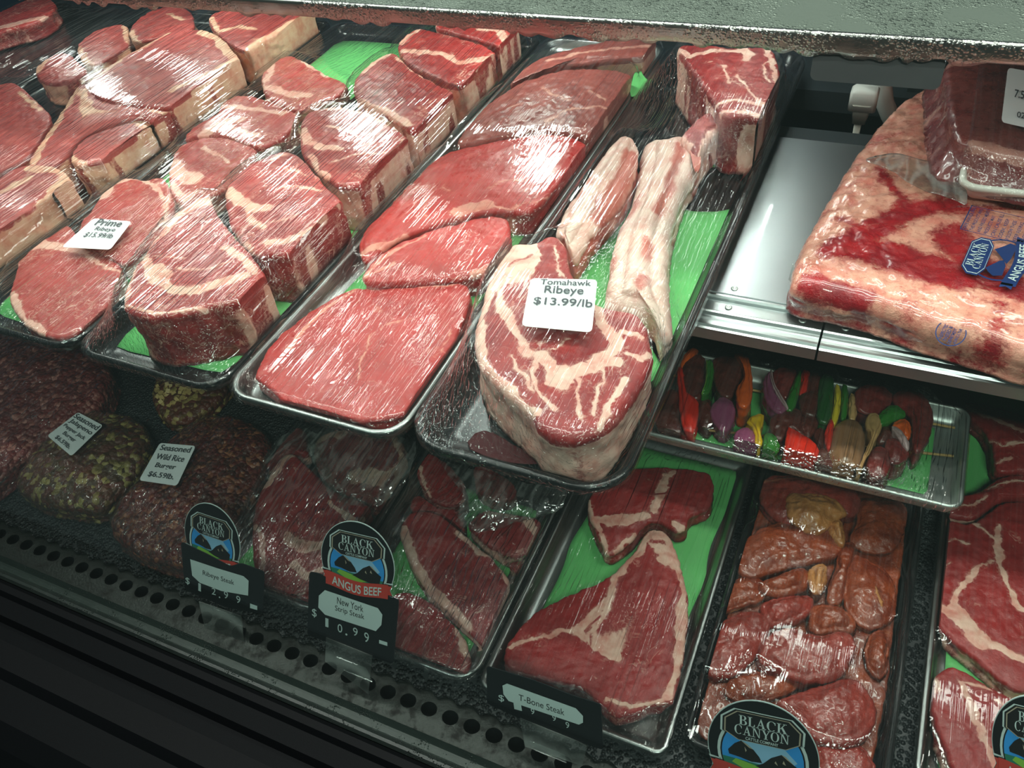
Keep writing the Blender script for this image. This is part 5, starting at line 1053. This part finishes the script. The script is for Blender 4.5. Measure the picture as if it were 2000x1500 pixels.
chunk([(932, 200), (1050, 190), (1168, 215), (1150, 330), (1108, 420), (1000, 430), (905, 378), (955, 300)], 0.030, 'marinated', 'reddish brown chunk in the upper right corner of the black tray')
chunk([(468, 600), (520, 560), (600, 535), (690, 520), (690, 600), (660, 620), (560, 650), (500, 632)], 0.042, 'marinated', 'brown strip of meat left of the small tan scrap')
chunk([(340, 575), (450, 565), (490, 640), (460, 680), (380, 700), (255, 738), (300, 640)], 0.030, 'marinated', 'flat brown chunk along the left wall of the black tray')
chunk([(905, 470), (1000, 500), (1108, 582), (1108, 760), (1000, 800), (935, 770), (880, 690), (890, 560)], 0.032, 'marinated', 'greyish brown slab along the right wall of the black tray', [(5, Q7([(1020, 640), (1060, 720)]))])
chunk([(195, 905), (260, 790), (430, 742), (495, 800), (470, 900), (380, 1000), (300, 1038), (190, 1005)], 0.036, 'marinated_pink', 'dark pink chunk at the left, under the long light streak')
chunk([(502, 880), (600, 812), (740, 862), (858, 832), (915, 900), (875, 962), (830, 1048), (700, 1058), (560, 1010), (492, 960)], 0.046, 'marinated_pink', 'central pink chunk with bright light spots', [(8, Q7([(545, 860), (600, 820)]))])
chunk([(730, 690), (860, 705), (928, 780), (895, 822), (760, 845), (705, 790)], 0.038, 'marinated', 'small brown chunk just above the central pink one')
chunk([(985, 860), (1080, 830), (1090, 960), (1062, 1058), (985, 1000)], 0.030, 'marinated', 'narrow chunk against the right wall of the black tray')
chunk([(562, 1172), (700, 1132), (895, 1062), (958, 1120), (1008, 1200), (988, 1318), (860, 1368), (722, 1330), (642, 1222)], 0.044, 'marinated_pink', 'rough pink chunk right above the big round emblem')
chunk([(842, 460), (880, 400), (930, 430), (885, 560), (870, 670), (800, 672), (798, 600), (838, 520)], 0.032, 'marinated', 'dark strip of meat running down beside the tan scrap')
chunk([(702, 512), (788, 492), (792, 580), (742, 640), (702, 582)], 0.046, 'marinated', 'small tan fat scrap in the middle of the black tray', [(60, Q7([(740, 520), (745, 600)]))], base=0.8)
chunk([(605, 170), (700, 158), (800, 170), (880, 245), (820, 262), (770, 330), (700, 322), (632, 280), (612, 230)], 0.050, 'marinated', 'crumpled tan fat piece on the topmost marinated chunk', [(60, Q7([(640, 200), (820, 230)]))], base=0.8, lump=0.003)
chunk([(775, 290), (860, 280), (880, 350), (870, 400), (830, 385), (800, 330)], 0.042, 'marinated', 'small golden scrap hanging below the crumpled fat piece', base=0.75)
chunk([(720, 1400), (820, 1382), (960, 1392), (1010, 1500), (990, 1580), (760, 1580)], 0.030, 'marinated_pink', 'dark pink chunk at the bottom edge, right of the big emblem')
chunk([(475, 690), (560, 665), (700, 650), (712, 720), (640, 780), (560, 800), (500, 790)], 0.036, 'marinated_pink', 'greyish pink chunk left of the centre of the black tray')
chunk([(330, 1060), (480, 1030), (640, 1085), (560, 1150), (400, 1180), (300, 1140)], 0.028, 'marinated', 'dark chunk at the lower left of the black tray, above the emblem')
film_mesh('plastic_wrap', -0.070, 0.130, 0.360, 0.770, DZ+0.026, list(OBST), M['film_fan'], MA, r=0.02, nx=60, ny=110, it=250)
# t-bones
begin((-0.298, -0.080, 0.338, 0.768, DZ, DZ+0.020, 0.012, 0.005))
TBN = tray('meat_tray', -0.298, -0.080, 0.338, 0.768, DZ, DZ+0.020, M['pan_silver'], 'silver tray of t-bone steaks behind the t-bone price card', G_L, r=0.014, wall=0.012)
liner(-0.268, -0.100, 0.43, 0.75, DZ+0.0030, 'green paper liner under the t-bone steaks', 9)
GB = 't-bone steaks'
slab('t_bone_steak', Q6([(215, 905), (300, 775), (430, 692), (600, 622), (735, 560), (775, 515), (835, 450), (872, 400), (890, 365), (925, 325), (1000, 335), (1040, 400), (1080, 520), (1108, 640), (1118, 740), (1100, 900), (1082, 1000), (1070, 1100), (1062, 1190), (1000, 1180), (900, 1215), (760, 1262), (665, 1180), (600, 1110), (450, 1080), (300, 1040), (205, 1000)]), DZ+0.030, DZ+0.006, M['tbone'],
     [(16, Q6([(905, 380), (880, 450), (800, 500), (765, 560)])), (12, Q6([(765, 560), (745, 640), (720, 720), (690, 780), (650, 830)])), (40, Q6([(960, 370), (1000, 440), (1030, 480)])), (14, Q6([(1030, 420), (1065, 520), (1090, 640), (1070, 720)])), (20, Q6([(1090, 720), (1085, 830), (1070, 950)])), (12, Q6([(1070, 950), (1045, 1060), (1010, 1160)])), (16, Q6([(700, 690), (640, 760), (570, 830), (640, 900), (750, 960)])), (6, Q6([(240, 900), (400, 860), (560, 840)])), (7, Q6([(720, 1180), (880, 1200), (1000, 1170)]))],
     leans=[(8, Q6([(940, 395), (985, 400)])), (7, Q6([(925, 455), (970, 465)]))], side_fat=0.3, rnd=0.006, nseg=300, nring=60, spine=Q6([(950, 420), (930, 700), (850, 950), (600, 900), (380, 920)]), label='front t-bone steak, partly behind the t-bone price card', cat='t-bone steak', group=GB)
slab('t_bone_steak', Q6([(612, 190), (650, 135), (700, 62), (820, 32), (1000, 20), (1150, 40), (1238, 62), (1238, 200), (1200, 240), (1112, 268), (1110, 330), (1060, 348), (1005, 318), (960, 290), (915, 300), (872, 335), (850, 375), (818, 402), (722, 472), (682, 408), (622, 272)]), DZ+0.030, DZ+0.006, M['tbone'],
     [(17, Q6([(660, 285), (730, 300), (800, 292), (900, 270)])), (9, Q6([(620, 200), (640, 275), (690, 380), (722, 462)])), (9, Q6([(760, 440), (850, 360)])), (11, Q6([(1030, 50), (985, 150), (945, 250)])), (6, Q6([(1000, 60), (960, 150), (930, 240)])), (12, Q6([(1040, 310), (1080, 330)]))],
     side_fat=0.35, rnd=0.006, nseg=260, nring=56, spine=Q6([(760, 260), (880, 180), (1120, 150)]), label='rear t-bone steak in shade below the skewers', cat='t-bone steak', group=GB)
film_mesh('plastic_wrap', -0.298, -0.080, 0.338, 0.768, DZ+0.022, list(OBST), film_mat('t_bone_wrap', 150, 2, 1.6), TBN, r=0.014, nx=60, ny=110, it=300)
# new york strips
begin((-0.515, -0.303, 0.336, 0.86, DZ, DZ+0.020, 0.012, 0.005))
NY = tray('meat_tray', -0.515, -0.303, 0.336, 0.86, DZ, DZ+0.020, M['pan_silver'], 'tray of strip steaks behind the strip steak price card', G_L, r=0.03, wall=0.012)
liner(-0.49, -0.330, 0.365, 0.60, DZ+0.0030, 'green paper liner under the lower strip steaks', 10)
GY = 'strip steaks on the lower deck'
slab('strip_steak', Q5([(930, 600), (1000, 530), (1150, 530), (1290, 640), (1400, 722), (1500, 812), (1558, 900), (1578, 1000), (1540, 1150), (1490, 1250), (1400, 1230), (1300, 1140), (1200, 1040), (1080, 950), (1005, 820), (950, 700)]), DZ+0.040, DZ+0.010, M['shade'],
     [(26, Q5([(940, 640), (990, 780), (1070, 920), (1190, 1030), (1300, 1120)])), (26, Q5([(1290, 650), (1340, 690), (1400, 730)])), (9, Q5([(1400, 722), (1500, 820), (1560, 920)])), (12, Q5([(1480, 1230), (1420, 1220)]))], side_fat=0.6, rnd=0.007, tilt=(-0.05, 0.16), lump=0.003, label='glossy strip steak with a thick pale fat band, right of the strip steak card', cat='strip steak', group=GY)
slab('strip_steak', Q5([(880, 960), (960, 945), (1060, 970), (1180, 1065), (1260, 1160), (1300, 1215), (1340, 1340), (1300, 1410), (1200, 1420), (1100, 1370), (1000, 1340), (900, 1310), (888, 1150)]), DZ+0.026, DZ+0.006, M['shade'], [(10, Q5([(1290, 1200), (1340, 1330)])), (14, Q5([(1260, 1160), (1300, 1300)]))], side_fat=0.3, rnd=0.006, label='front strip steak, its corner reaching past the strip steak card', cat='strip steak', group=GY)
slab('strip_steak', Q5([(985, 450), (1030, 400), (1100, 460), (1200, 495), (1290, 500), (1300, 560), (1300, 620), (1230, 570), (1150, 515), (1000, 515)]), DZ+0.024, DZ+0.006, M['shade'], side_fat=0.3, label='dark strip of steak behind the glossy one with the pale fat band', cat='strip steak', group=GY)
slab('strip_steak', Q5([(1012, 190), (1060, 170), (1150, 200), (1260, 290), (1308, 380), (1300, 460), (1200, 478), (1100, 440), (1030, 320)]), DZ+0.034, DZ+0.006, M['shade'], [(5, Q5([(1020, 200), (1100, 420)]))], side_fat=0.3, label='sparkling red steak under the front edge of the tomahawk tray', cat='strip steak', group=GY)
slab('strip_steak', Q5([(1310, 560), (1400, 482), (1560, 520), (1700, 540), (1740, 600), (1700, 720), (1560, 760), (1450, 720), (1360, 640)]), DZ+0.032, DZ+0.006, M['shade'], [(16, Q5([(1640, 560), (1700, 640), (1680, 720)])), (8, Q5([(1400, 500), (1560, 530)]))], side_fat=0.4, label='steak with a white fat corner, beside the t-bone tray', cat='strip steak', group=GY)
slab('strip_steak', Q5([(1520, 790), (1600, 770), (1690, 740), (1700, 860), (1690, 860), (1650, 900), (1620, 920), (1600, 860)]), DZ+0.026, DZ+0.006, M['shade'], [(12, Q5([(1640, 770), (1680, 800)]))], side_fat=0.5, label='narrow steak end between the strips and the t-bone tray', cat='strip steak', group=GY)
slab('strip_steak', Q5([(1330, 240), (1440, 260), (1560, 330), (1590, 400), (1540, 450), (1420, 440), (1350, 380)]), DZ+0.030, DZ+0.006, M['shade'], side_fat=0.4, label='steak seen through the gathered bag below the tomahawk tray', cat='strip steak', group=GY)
film_mesh('plastic_wrap', -0.515, -0.303, 0.336, 0.86, DZ+0.022, list(OBST), film_mat('strip_wrap', 130, 2, 2.8, 0.05, 0.03, 0.08, wrinkle=1.2), NY, r=0.03, nx=60, ny=130, it=300)
# ribeyes on the lower deck
begin((-0.730, -0.520, 0.350, 0.86, DZ, DZ+0.020, 0.012, 0.005))
RB = tray('meat_tray', -0.730, -0.520, 0.350, 0.86, DZ, DZ+0.020, M['pan_silver'], 'tray of bagged ribeyes behind the ribeye price card', G_L, r=0.03, wall=0.012)
liner(-0.68, -0.560, 0.370, 0.46, DZ+0.0030, 'green paper liner under the bagged ribeyes', 11)
GE = 'bagged ribeyes on the lower deck'
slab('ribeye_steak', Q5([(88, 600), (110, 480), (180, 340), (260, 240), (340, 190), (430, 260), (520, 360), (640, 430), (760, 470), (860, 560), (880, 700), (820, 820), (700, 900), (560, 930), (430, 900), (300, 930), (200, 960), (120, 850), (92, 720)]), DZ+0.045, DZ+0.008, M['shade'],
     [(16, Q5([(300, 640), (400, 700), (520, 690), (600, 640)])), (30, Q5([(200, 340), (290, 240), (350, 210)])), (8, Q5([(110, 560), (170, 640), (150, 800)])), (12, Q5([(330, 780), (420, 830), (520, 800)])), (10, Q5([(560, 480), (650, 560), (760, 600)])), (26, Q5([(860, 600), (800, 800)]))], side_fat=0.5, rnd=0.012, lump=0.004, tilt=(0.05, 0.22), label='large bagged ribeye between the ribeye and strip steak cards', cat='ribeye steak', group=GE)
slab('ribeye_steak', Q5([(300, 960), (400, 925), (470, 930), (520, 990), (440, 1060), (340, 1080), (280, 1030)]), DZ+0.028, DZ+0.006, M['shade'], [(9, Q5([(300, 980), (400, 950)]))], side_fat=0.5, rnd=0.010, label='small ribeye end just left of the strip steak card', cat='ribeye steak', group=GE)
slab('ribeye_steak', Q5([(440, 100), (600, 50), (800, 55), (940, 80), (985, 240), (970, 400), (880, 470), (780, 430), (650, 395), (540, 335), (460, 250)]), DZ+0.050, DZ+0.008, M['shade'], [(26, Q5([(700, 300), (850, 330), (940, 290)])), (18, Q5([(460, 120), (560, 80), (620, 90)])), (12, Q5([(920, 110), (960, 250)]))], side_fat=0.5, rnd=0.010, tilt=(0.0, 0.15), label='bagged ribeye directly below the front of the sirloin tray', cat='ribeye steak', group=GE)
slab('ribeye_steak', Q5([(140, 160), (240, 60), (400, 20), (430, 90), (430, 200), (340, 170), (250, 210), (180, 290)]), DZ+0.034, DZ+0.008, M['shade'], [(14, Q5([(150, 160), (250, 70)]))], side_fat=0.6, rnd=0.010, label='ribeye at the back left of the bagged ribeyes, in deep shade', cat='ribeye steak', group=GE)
film_mesh('plastic_wrap', -0.730, -0.520, 0.350, 0.86, DZ+0.022, list(OBST), film_mat('ribeye_wrap', 130, 2, 3.2, 0.07, 0.035, 0.09, wrinkle=1.2), RB, r=0.03, nx=60, ny=130, it=300)
begin()
# gathered bag tops
def bagsheet(name, rows, label, zs, mat=M['bag'], par=None):
    """rows of pixel points, each row with its own height: a loose crumpled sheet"""
    n = 46; G = []
    for r_, z in zip(rows, zs):
        P = resample_open(np.array([at(x, y, z) for x, y in r_]), n); G.append(P)
    G = np.array(G); m = 26; tt = np.linspace(0, len(rows)-1, m); H = np.zeros((m, n, 3))
    for i, t_ in enumerate(tt):
        a = int(min(t_, len(rows)-2)); f = t_-a; H[i] = G[a]*(1-f)+G[a+1]*f
    V = H.reshape(-1, 3); nz = vnoise(V, 90, 3, 4)-0.5; nz2 = vnoise(V*np.array([1, 0.3, 1]), 260, 2, 6)-0.5; V[:, 2] += nz*0.012+nz2*0.005
    idx = np.arange(m*n).reshape(m, n); F = np.stack([idx[:-1, :-1], idx[:-1, 1:], idx[1:, 1:], idx[1:, :-1]], -1).reshape(-1, 4)
    o = put(name, V, F, mat, parent=par)
    if label: tag(o, label, 'bag')
    return o
b0 = bagsheet('gathered_bag', [[(605, 850), (650, 838), (700, 840), (760, 846), (812, 862)], [(600, 880), (660, 900), (720, 910), (770, 900), (812, 885)], [(628, 935), (668, 950), (720, 960), (760, 950), (798, 930)], [(645, 975), (680, 985), (715, 990), (745, 985), (770, 965)]], 'loose clear bag top under the front of the sirloin tray', [DZ+0.085, DZ+0.082, DZ+0.078, DZ+0.072])
bagsheet('bag_tail', [[(512, 898), (530, 872), (560, 845), (600, 838), (625, 850)], [(516, 904), (545, 890), (575, 870), (600, 862), (640, 905)], [(520, 906), (552, 898), (580, 880), (600, 880), (655, 960)]], None, [DZ+0.084, DZ+0.087, DZ+0.088], par=b0)
bagsheet('bag_twist', [[(602, 868), (612, 905), (640, 940), (662, 975), (668, 1045)], [(618, 868), (628, 900), (655, 932), (678, 970), (690, 1050)]], None, [DZ+0.092, DZ+0.090], par=b0)
b1 = bagsheet('gathered_bag', [[(858, 900), (900, 908), (960, 925), (1040, 945), (1110, 960)], [(880, 935), (910, 950), (960, 960), (1040, 985), (1100, 985)], [(905, 965), (930, 985), (965, 1000), (1020, 1010), (1090, 1000)], [(890, 1005), (910, 1030), (935, 1042), (965, 1035), (1010, 1018)]], 'crumpled clear bag spilling from under the tomahawk tray', [DZ+0.080, DZ+0.078, DZ+0.070, DZ+0.058])
bagsheet('bag_tail', [[(960, 935), (950, 960), (930, 985), (905, 1000), (888, 1015)], [(972, 940), (965, 968), (948, 995), (925, 1015), (905, 1035)]], None, [DZ+0.082, DZ+0.080], par=b1)
# burger packs
def film_skin(pk, mat):
    src = [c for c in pk.children if c.name.startswith('ground_beef')][0]; me = src.data
    V = np.array([list(v.co+v.normal*0.0022) for v in me.vertices])+np.array(pk.location); V[:, 2] = np.maximum(V[:, 2], DZ+0.001)
    return put('plastic_wrap', V, [tuple(p.vertices) for p in me.polygons], mat, pk)
def loaf(name, pts, zt, mat, label, tray_rect=None, cat='burger pack', wrapm=None, **k):
    OBST.clear(); c_ = np.mean(pts, axis=0); pts = [tuple(c_+(np.array(p)-c_)*0.97) for p in pts]; pk = empty(name, tuple(at(*np.mean(pts, axis=0), DZ)), label, cat, 'ground beef packs')
    slab('ground_beef', pts, zt, DZ+0.004, mat, rnd=0.020, bulge=0.012, rough=0.005, jag=0.004, nseg=200, nring=50, parent=pk, **k)
    P = OBST[-1][0]; x0, x1, y0, y1 = P[:, 0].min()-0.012, P[:, 0].max()+0.012, P[:, 1].min()-0.012, P[:, 1].max()+0.012
    return pk, (x0, x1, y0, y1)
film3 = film_mat('burger_wrap', 100, 4, 2.2, 0.02, 0.012, wrinkle=1.8, rot=-0.25)
P3 = Q4([(592, 980), (640, 865), (760, 705), (900, 520), (1050, 375), (1220, 285), (1420, 300), (1570, 400), (1600, 520), (1510, 740), (1430, 900), (1300, 1080), (1150, 1190), (1000, 1215), (800, 1140), (655, 1060)])
pk3, b = loaf('wild_rice_burger_pack', P3, DZ+0.045, M['rice_grind'], 'dark reddish ground beef pack with the wild rice price label')
film_skin(pk3, film3)
price_label(pk3, [(313, 866), (383, 872), (346, 950), (272, 939)], DZ+0.070, [('Seasoned', 0.10, 0.93, 0.80, 0.95), ('Wild Rice', 0.12, 0.88, 0.56, 0.71), ('Burger', 0.22, 0.76, 0.32, 0.48), ('$6.59lb.', 0.16, 0.84, 0.10, 0.25)], ink='ink_grey')
P2 = Q4([(60, 745), (100, 610), (250, 430), (400, 310), (560, 262), (790, 300), (890, 440), (830, 600), (700, 745), (600, 850), (480, 885), (300, 855), (120, 800)])
pk2, b = loaf('jalapeno_burger_pack', P2, DZ+0.045, M['jalapeno_grind'], 'green flecked ground beef pack with the jalapeno cheese price label')
film_skin(pk2, film3)
price_label(pk2, [(153, 806), (202, 832), (140, 892), (93, 852)], DZ+0.070, [('Seasoned', 0.05, 0.97, 0.80, 0.96), ('Jalapeno', 0.08, 0.95, 0.60, 0.76), ('Pepper Jack', 0.08, 0.92, 0.42, 0.55), ('Burger', 0.28, 0.75, 0.24, 0.38), ('$6.59lb.', 0.22, 0.80, 0.06, 0.19)], ink='ink_grey')
P1 = [(-60, 660), (30, 610), (120, 640), (210, 690), (222, 740), (180, 800), (120, 840), (60, 870), (0, 920), (-80, 980), (-140, 900), (-120, 760)]
pk1, b = loaf('ground_beef_pack', P1, DZ+0.050, M['beef_grind'], 'plain pink ground beef pack under the prime tray', side_fat=0.1)
film_skin(pk1, film3)
# diced cheese
c0 = at(352, 765, DZ); cheese = []; Vc = []; Fc = []
base = slab('ground_beef', [(290, 770), (300, 735), (330, 700), (400, 690), (460, 720), (440, 760), (400, 800), (350, 825), (310, 815)], DZ+0.030, DZ+0.004, M['jalapeno_grind'], rnd=0.015, bulge=0.006, label='seasoned beef mound covered with diced cheese', cat='ground beef')
for k in range(520):
    u = random.random(); a = random.uniform(0, 2*math.pi); rr_ = math.sqrt(u)*0.075; x = c0[0]+0.030+rr_*math.cos(a)*0.75; y = c0[1]+0.035+rr_*math.sin(a)*1.2; s_ = random.uniform(0.0022, 0.0036)
    z = DZ+0.034+random.random()*0.010-0.12*rr_
    R_ = Matrix.Rotation(random.uniform(0, 3), 3, (random.random(), random.random(), random.random()))
    v0, f0 = box_vf(-s_, s_, -s_, s_, -s_*0.8, s_*0.8); n = len(Vc); Vc += [tuple(R_ @ Vector(p)+Vector((x, y, z))) for p in v0]; Fc += [tuple(i+n for i in q) for q in f0]
tag(put('diced_cheese', Vc, Fc, M['cheese'], smooth=False), 'heap of small yellow cheese dice between the two labelled burger packs', 'diced cheese', kind='stuff')
# ------------------------------------------------------------------ price cards on clear stands
def card(label, anchor, n, plate, holder, lab_poly, lines, price, disc, grommets=(), blank=(), extra=None, back=0.0, voff=-0.06):
    """all outlines are pixels on one plane that leans back through anchor"""
    n = np.array(n, float)/np.linalg.norm(n); P0 = np.array(anchor)
    on = lambda x, y, l=0.0: onplane(x, y, P0, n)+n*l*1.0
    cx = np.mean([p[0] for p in (plate or [disc[0]])]); cy = max(p[1] for p in (plate or [disc[0]]))
    root = empty('price_card', tuple(on(cx, cy)), label, 'price card', 'price cards along the front of the lower deck')
    class PF:
        def __call__(s, u, v, l=0.0): return on(u, v)+n*l
    pf = PF()
    def poly(name, pts, mat, l, th=0.0):
        Q = [tuple(p) for p in pts]; ar = sum(Q[i][0]*Q[(i+1) % len(Q)][1]-Q[(i+1) % len(Q)][0]*Q[i][1] for i in range(len(Q)))
        if ar > 0: Q = Q[::-1]
        return flat(name, pf, [Q], mat, root, l, th)
    def rnd_px(pts, it=2): return [tuple(p) for p in corner_round(pts)]
    def ltr(name, items, mat, l=0.0012):
        V = []; F = []
        for tx, tl, tr, hgt in items:
            tv, tf, (w, h) = text_vf(tx, 0.0); m = len(V); A = np.array(tl, float); B = np.array(tr, float)
            for x, y in tv:
                q = A+(B-A)*(x/w); V.append(pf(q[0], q[1]-hgt*y/h, l))
            F += [tuple(i+m for i in f_) for f_ in tf]
        return put(name, V, F, mat, parent=root, smooth=False)
    if holder:
        poly('clear_stand', holder, M['acrylic'], 0.0015, 0.0012)
        # foot that carries the card on the mat
        a = on(*holder[0]); b = on(*holder[1]); lo = min(on(*h)[2] for h in holder)
    if plate:
        pl = poly('card_plate', corner_round(plate), M['card_black'], 0.0, 0.0012)
    if lab_poly: poly('name_strip', lab_poly, M['paper2'], 0.0024)
    if lines: ltr('name_lettering', lines, M['ink'], 0.0028)
    if price: ltr('price_digits', price, M['paper2'], 0.0006)
    for bp in blank: poly('digit_window', bp, M['paper2'], 0.0006)
    if disc:
        c, r_, t_ = disc; D = Disc(on(*c)-n*back, on(*r_)-n*back, on(*t_)-n*back)
        flat('emblem_edge', D, [oval(1.0, 1.0, 0, 64)], L_WHITE, root, 0.0000, 0.0006)
        flat('emblem_disc', D, [oval(0.985, 0.985, 0, 64)], M['card_black'], root, 0.0003)
        D.vo = voff; D.vs = 1.05
        emblem(D, root, 0.0003, 0.00012)
    # support strip down to the mat, behind the card
    pb = on(cx, cy)-n*0.002
    V, F = box_vf(pb[0]-0.02, pb[0]+0.02, pb[1]+0.000, pb[1]+0.0012, ZD+0.0035, max(pb[2], ZD+0.012)); put('stand_foot', V, F, M['acrylic'], root, smooth=False)
    return root
def corner_round(pts, k=0.12):
    P = [np.array(p, float) for p in pts]; out = []
    for i in range(len(P)):
        a, b, c = P[i-1], P[i], P[(i+1) % len(P)]
        d1 = min(6, np.linalg.norm(a-b)*0.3); d2 = min(6, np.linalg.norm(c-b)*0.3)
        p1 = b+(a-b)/np.linalg.norm(a-b)*d1; p2 = b+(c-b)/np.linalg.norm(c-b)*d2
        for t_ in (0, 0.33, 0.66, 1): out.append(tuple(p1*(1-t_)**2+2*b*t_*(1-t_)+p2*t_**2))
    return out
M['paper2'] = plain('card_strip', srgb(196, 216, 214), 0.55, var=0.03)
NS = (0.05, -0.93, 0.36)
YA = 0.311
card('price card reading Ribeye Steak with its emblem half hidden', (-0.63, YA, -0.27), NS,
     [(353, 1058), (404, 1082), (450, 1106), (470, 1100), (516, 1117), (513, 1200), (440, 1186), (361, 1152)], [(390, 1174), (472, 1202), (478, 1262), (404, 1238)],
     [(374, 1090), (425, 1107), (478, 1123), (488, 1132), (487, 1161), (435, 1152), (393, 1136), (378, 1122)],
     [('Ribeye Steak', (399, 1123), (460, 1143), 12)], [('$', (363, 1140), (371, 1143), 14), ('1', (388, 1153), (393, 1155), 15), ('2', (414, 1160), (422, 1162), 13), ('.', (428, 1167), (431, 1168), 3), ('9', (438, 1167), (446, 1170), 14), ('9', (462, 1176), (470, 1179), 14)],
     ((412, 1055), (467, 1074), (411, 986)), blank=[[(489, 1178), (503, 1183), (503, 1191), (489, 1187)]], back=0.002, voff=-0.17)
card('price card reading New York Strip Steak with the full emblem', (-0.45, YA, -0.25), NS,
     [(604, 1117), (622, 1120), (640, 1128), (762, 1166), (779, 1172), (768, 1297), (690, 1272), (600, 1240)], [(638, 1244), (728, 1280), (720, 1354), (636, 1290)],
     [(637, 1150), (740, 1185), (749, 1198), (747, 1218), (736, 1230), (637, 1198), (624, 1184), (625, 1161)],
     [('New York', (661, 1176), (712, 1193), 13), ('Strip Steak', (657, 1192), (714, 1210), 13)], [('$', (610, 1204), (619, 1207), 17), ('1', (636, 1223), (642, 1225), 17), ('0', (660, 1233), (669, 1236), 16), ('.', (675, 1240), (679, 1241), 4), ('9', (690, 1240), (699, 1243), 16), ('9', (712, 1252), (721, 1256), 19)],
     ((697, 1100), (770, 1118), (698, 1020)), blank=[[(741, 1249), (757, 1254), (757, 1261), (741, 1256)]], back=0.0009, voff=-0.11)
card('price card reading T-Bone Steak, no emblem', (-0.26, YA, -0.25), NS,
     [(950, 1301), (1040, 1328), (1119, 1359), (1174, 1376), (1178, 1465), (1060, 1425), (951, 1374)], [(1016, 1401), (1128, 1446), (1147, 1456), (1138, 1494), (1026, 1456)],
     [(983, 1336), (992, 1332), (1126, 1380), (1140, 1395), (1140, 1408), (1132, 1412), (995, 1366), (985, 1353)],
     [('T-Bone Steak', (1015, 1364), (1104, 1394), 12)], [('$', (974, 1369), (985, 1372), 14), ('9', (1037, 1393), (1044, 1396), 11), ('9', (1079, 1406), (1086, 1409), 11), ('9', (1105, 1420), (1112, 1423), 12)],
     None, blank=[[(1003, 1370), (1018, 1375), (1020, 1388), (1005, 1384)]])
card('large round emblem in front of the marinated meat tray', (0.0, 0.345, -0.22), NS,
     [(1400, 1545), (1580, 1590), (1580, 1625), (1400, 1590)], None, None, [], [],
     ((1489, 1471), (1601, 1497), (1490, 1370)))
card('round emblem cut off by the right edge of the photo', (0.22, 0.375, -0.22), NS,
     [(1935, 1548), (2110, 1590), (2110, 1630), (1935, 1600)], None, None, [], [],
     ((2026, 1466), (2118, 1490), (2027, 1360)))
sc.view_settings.exposure = 0.0
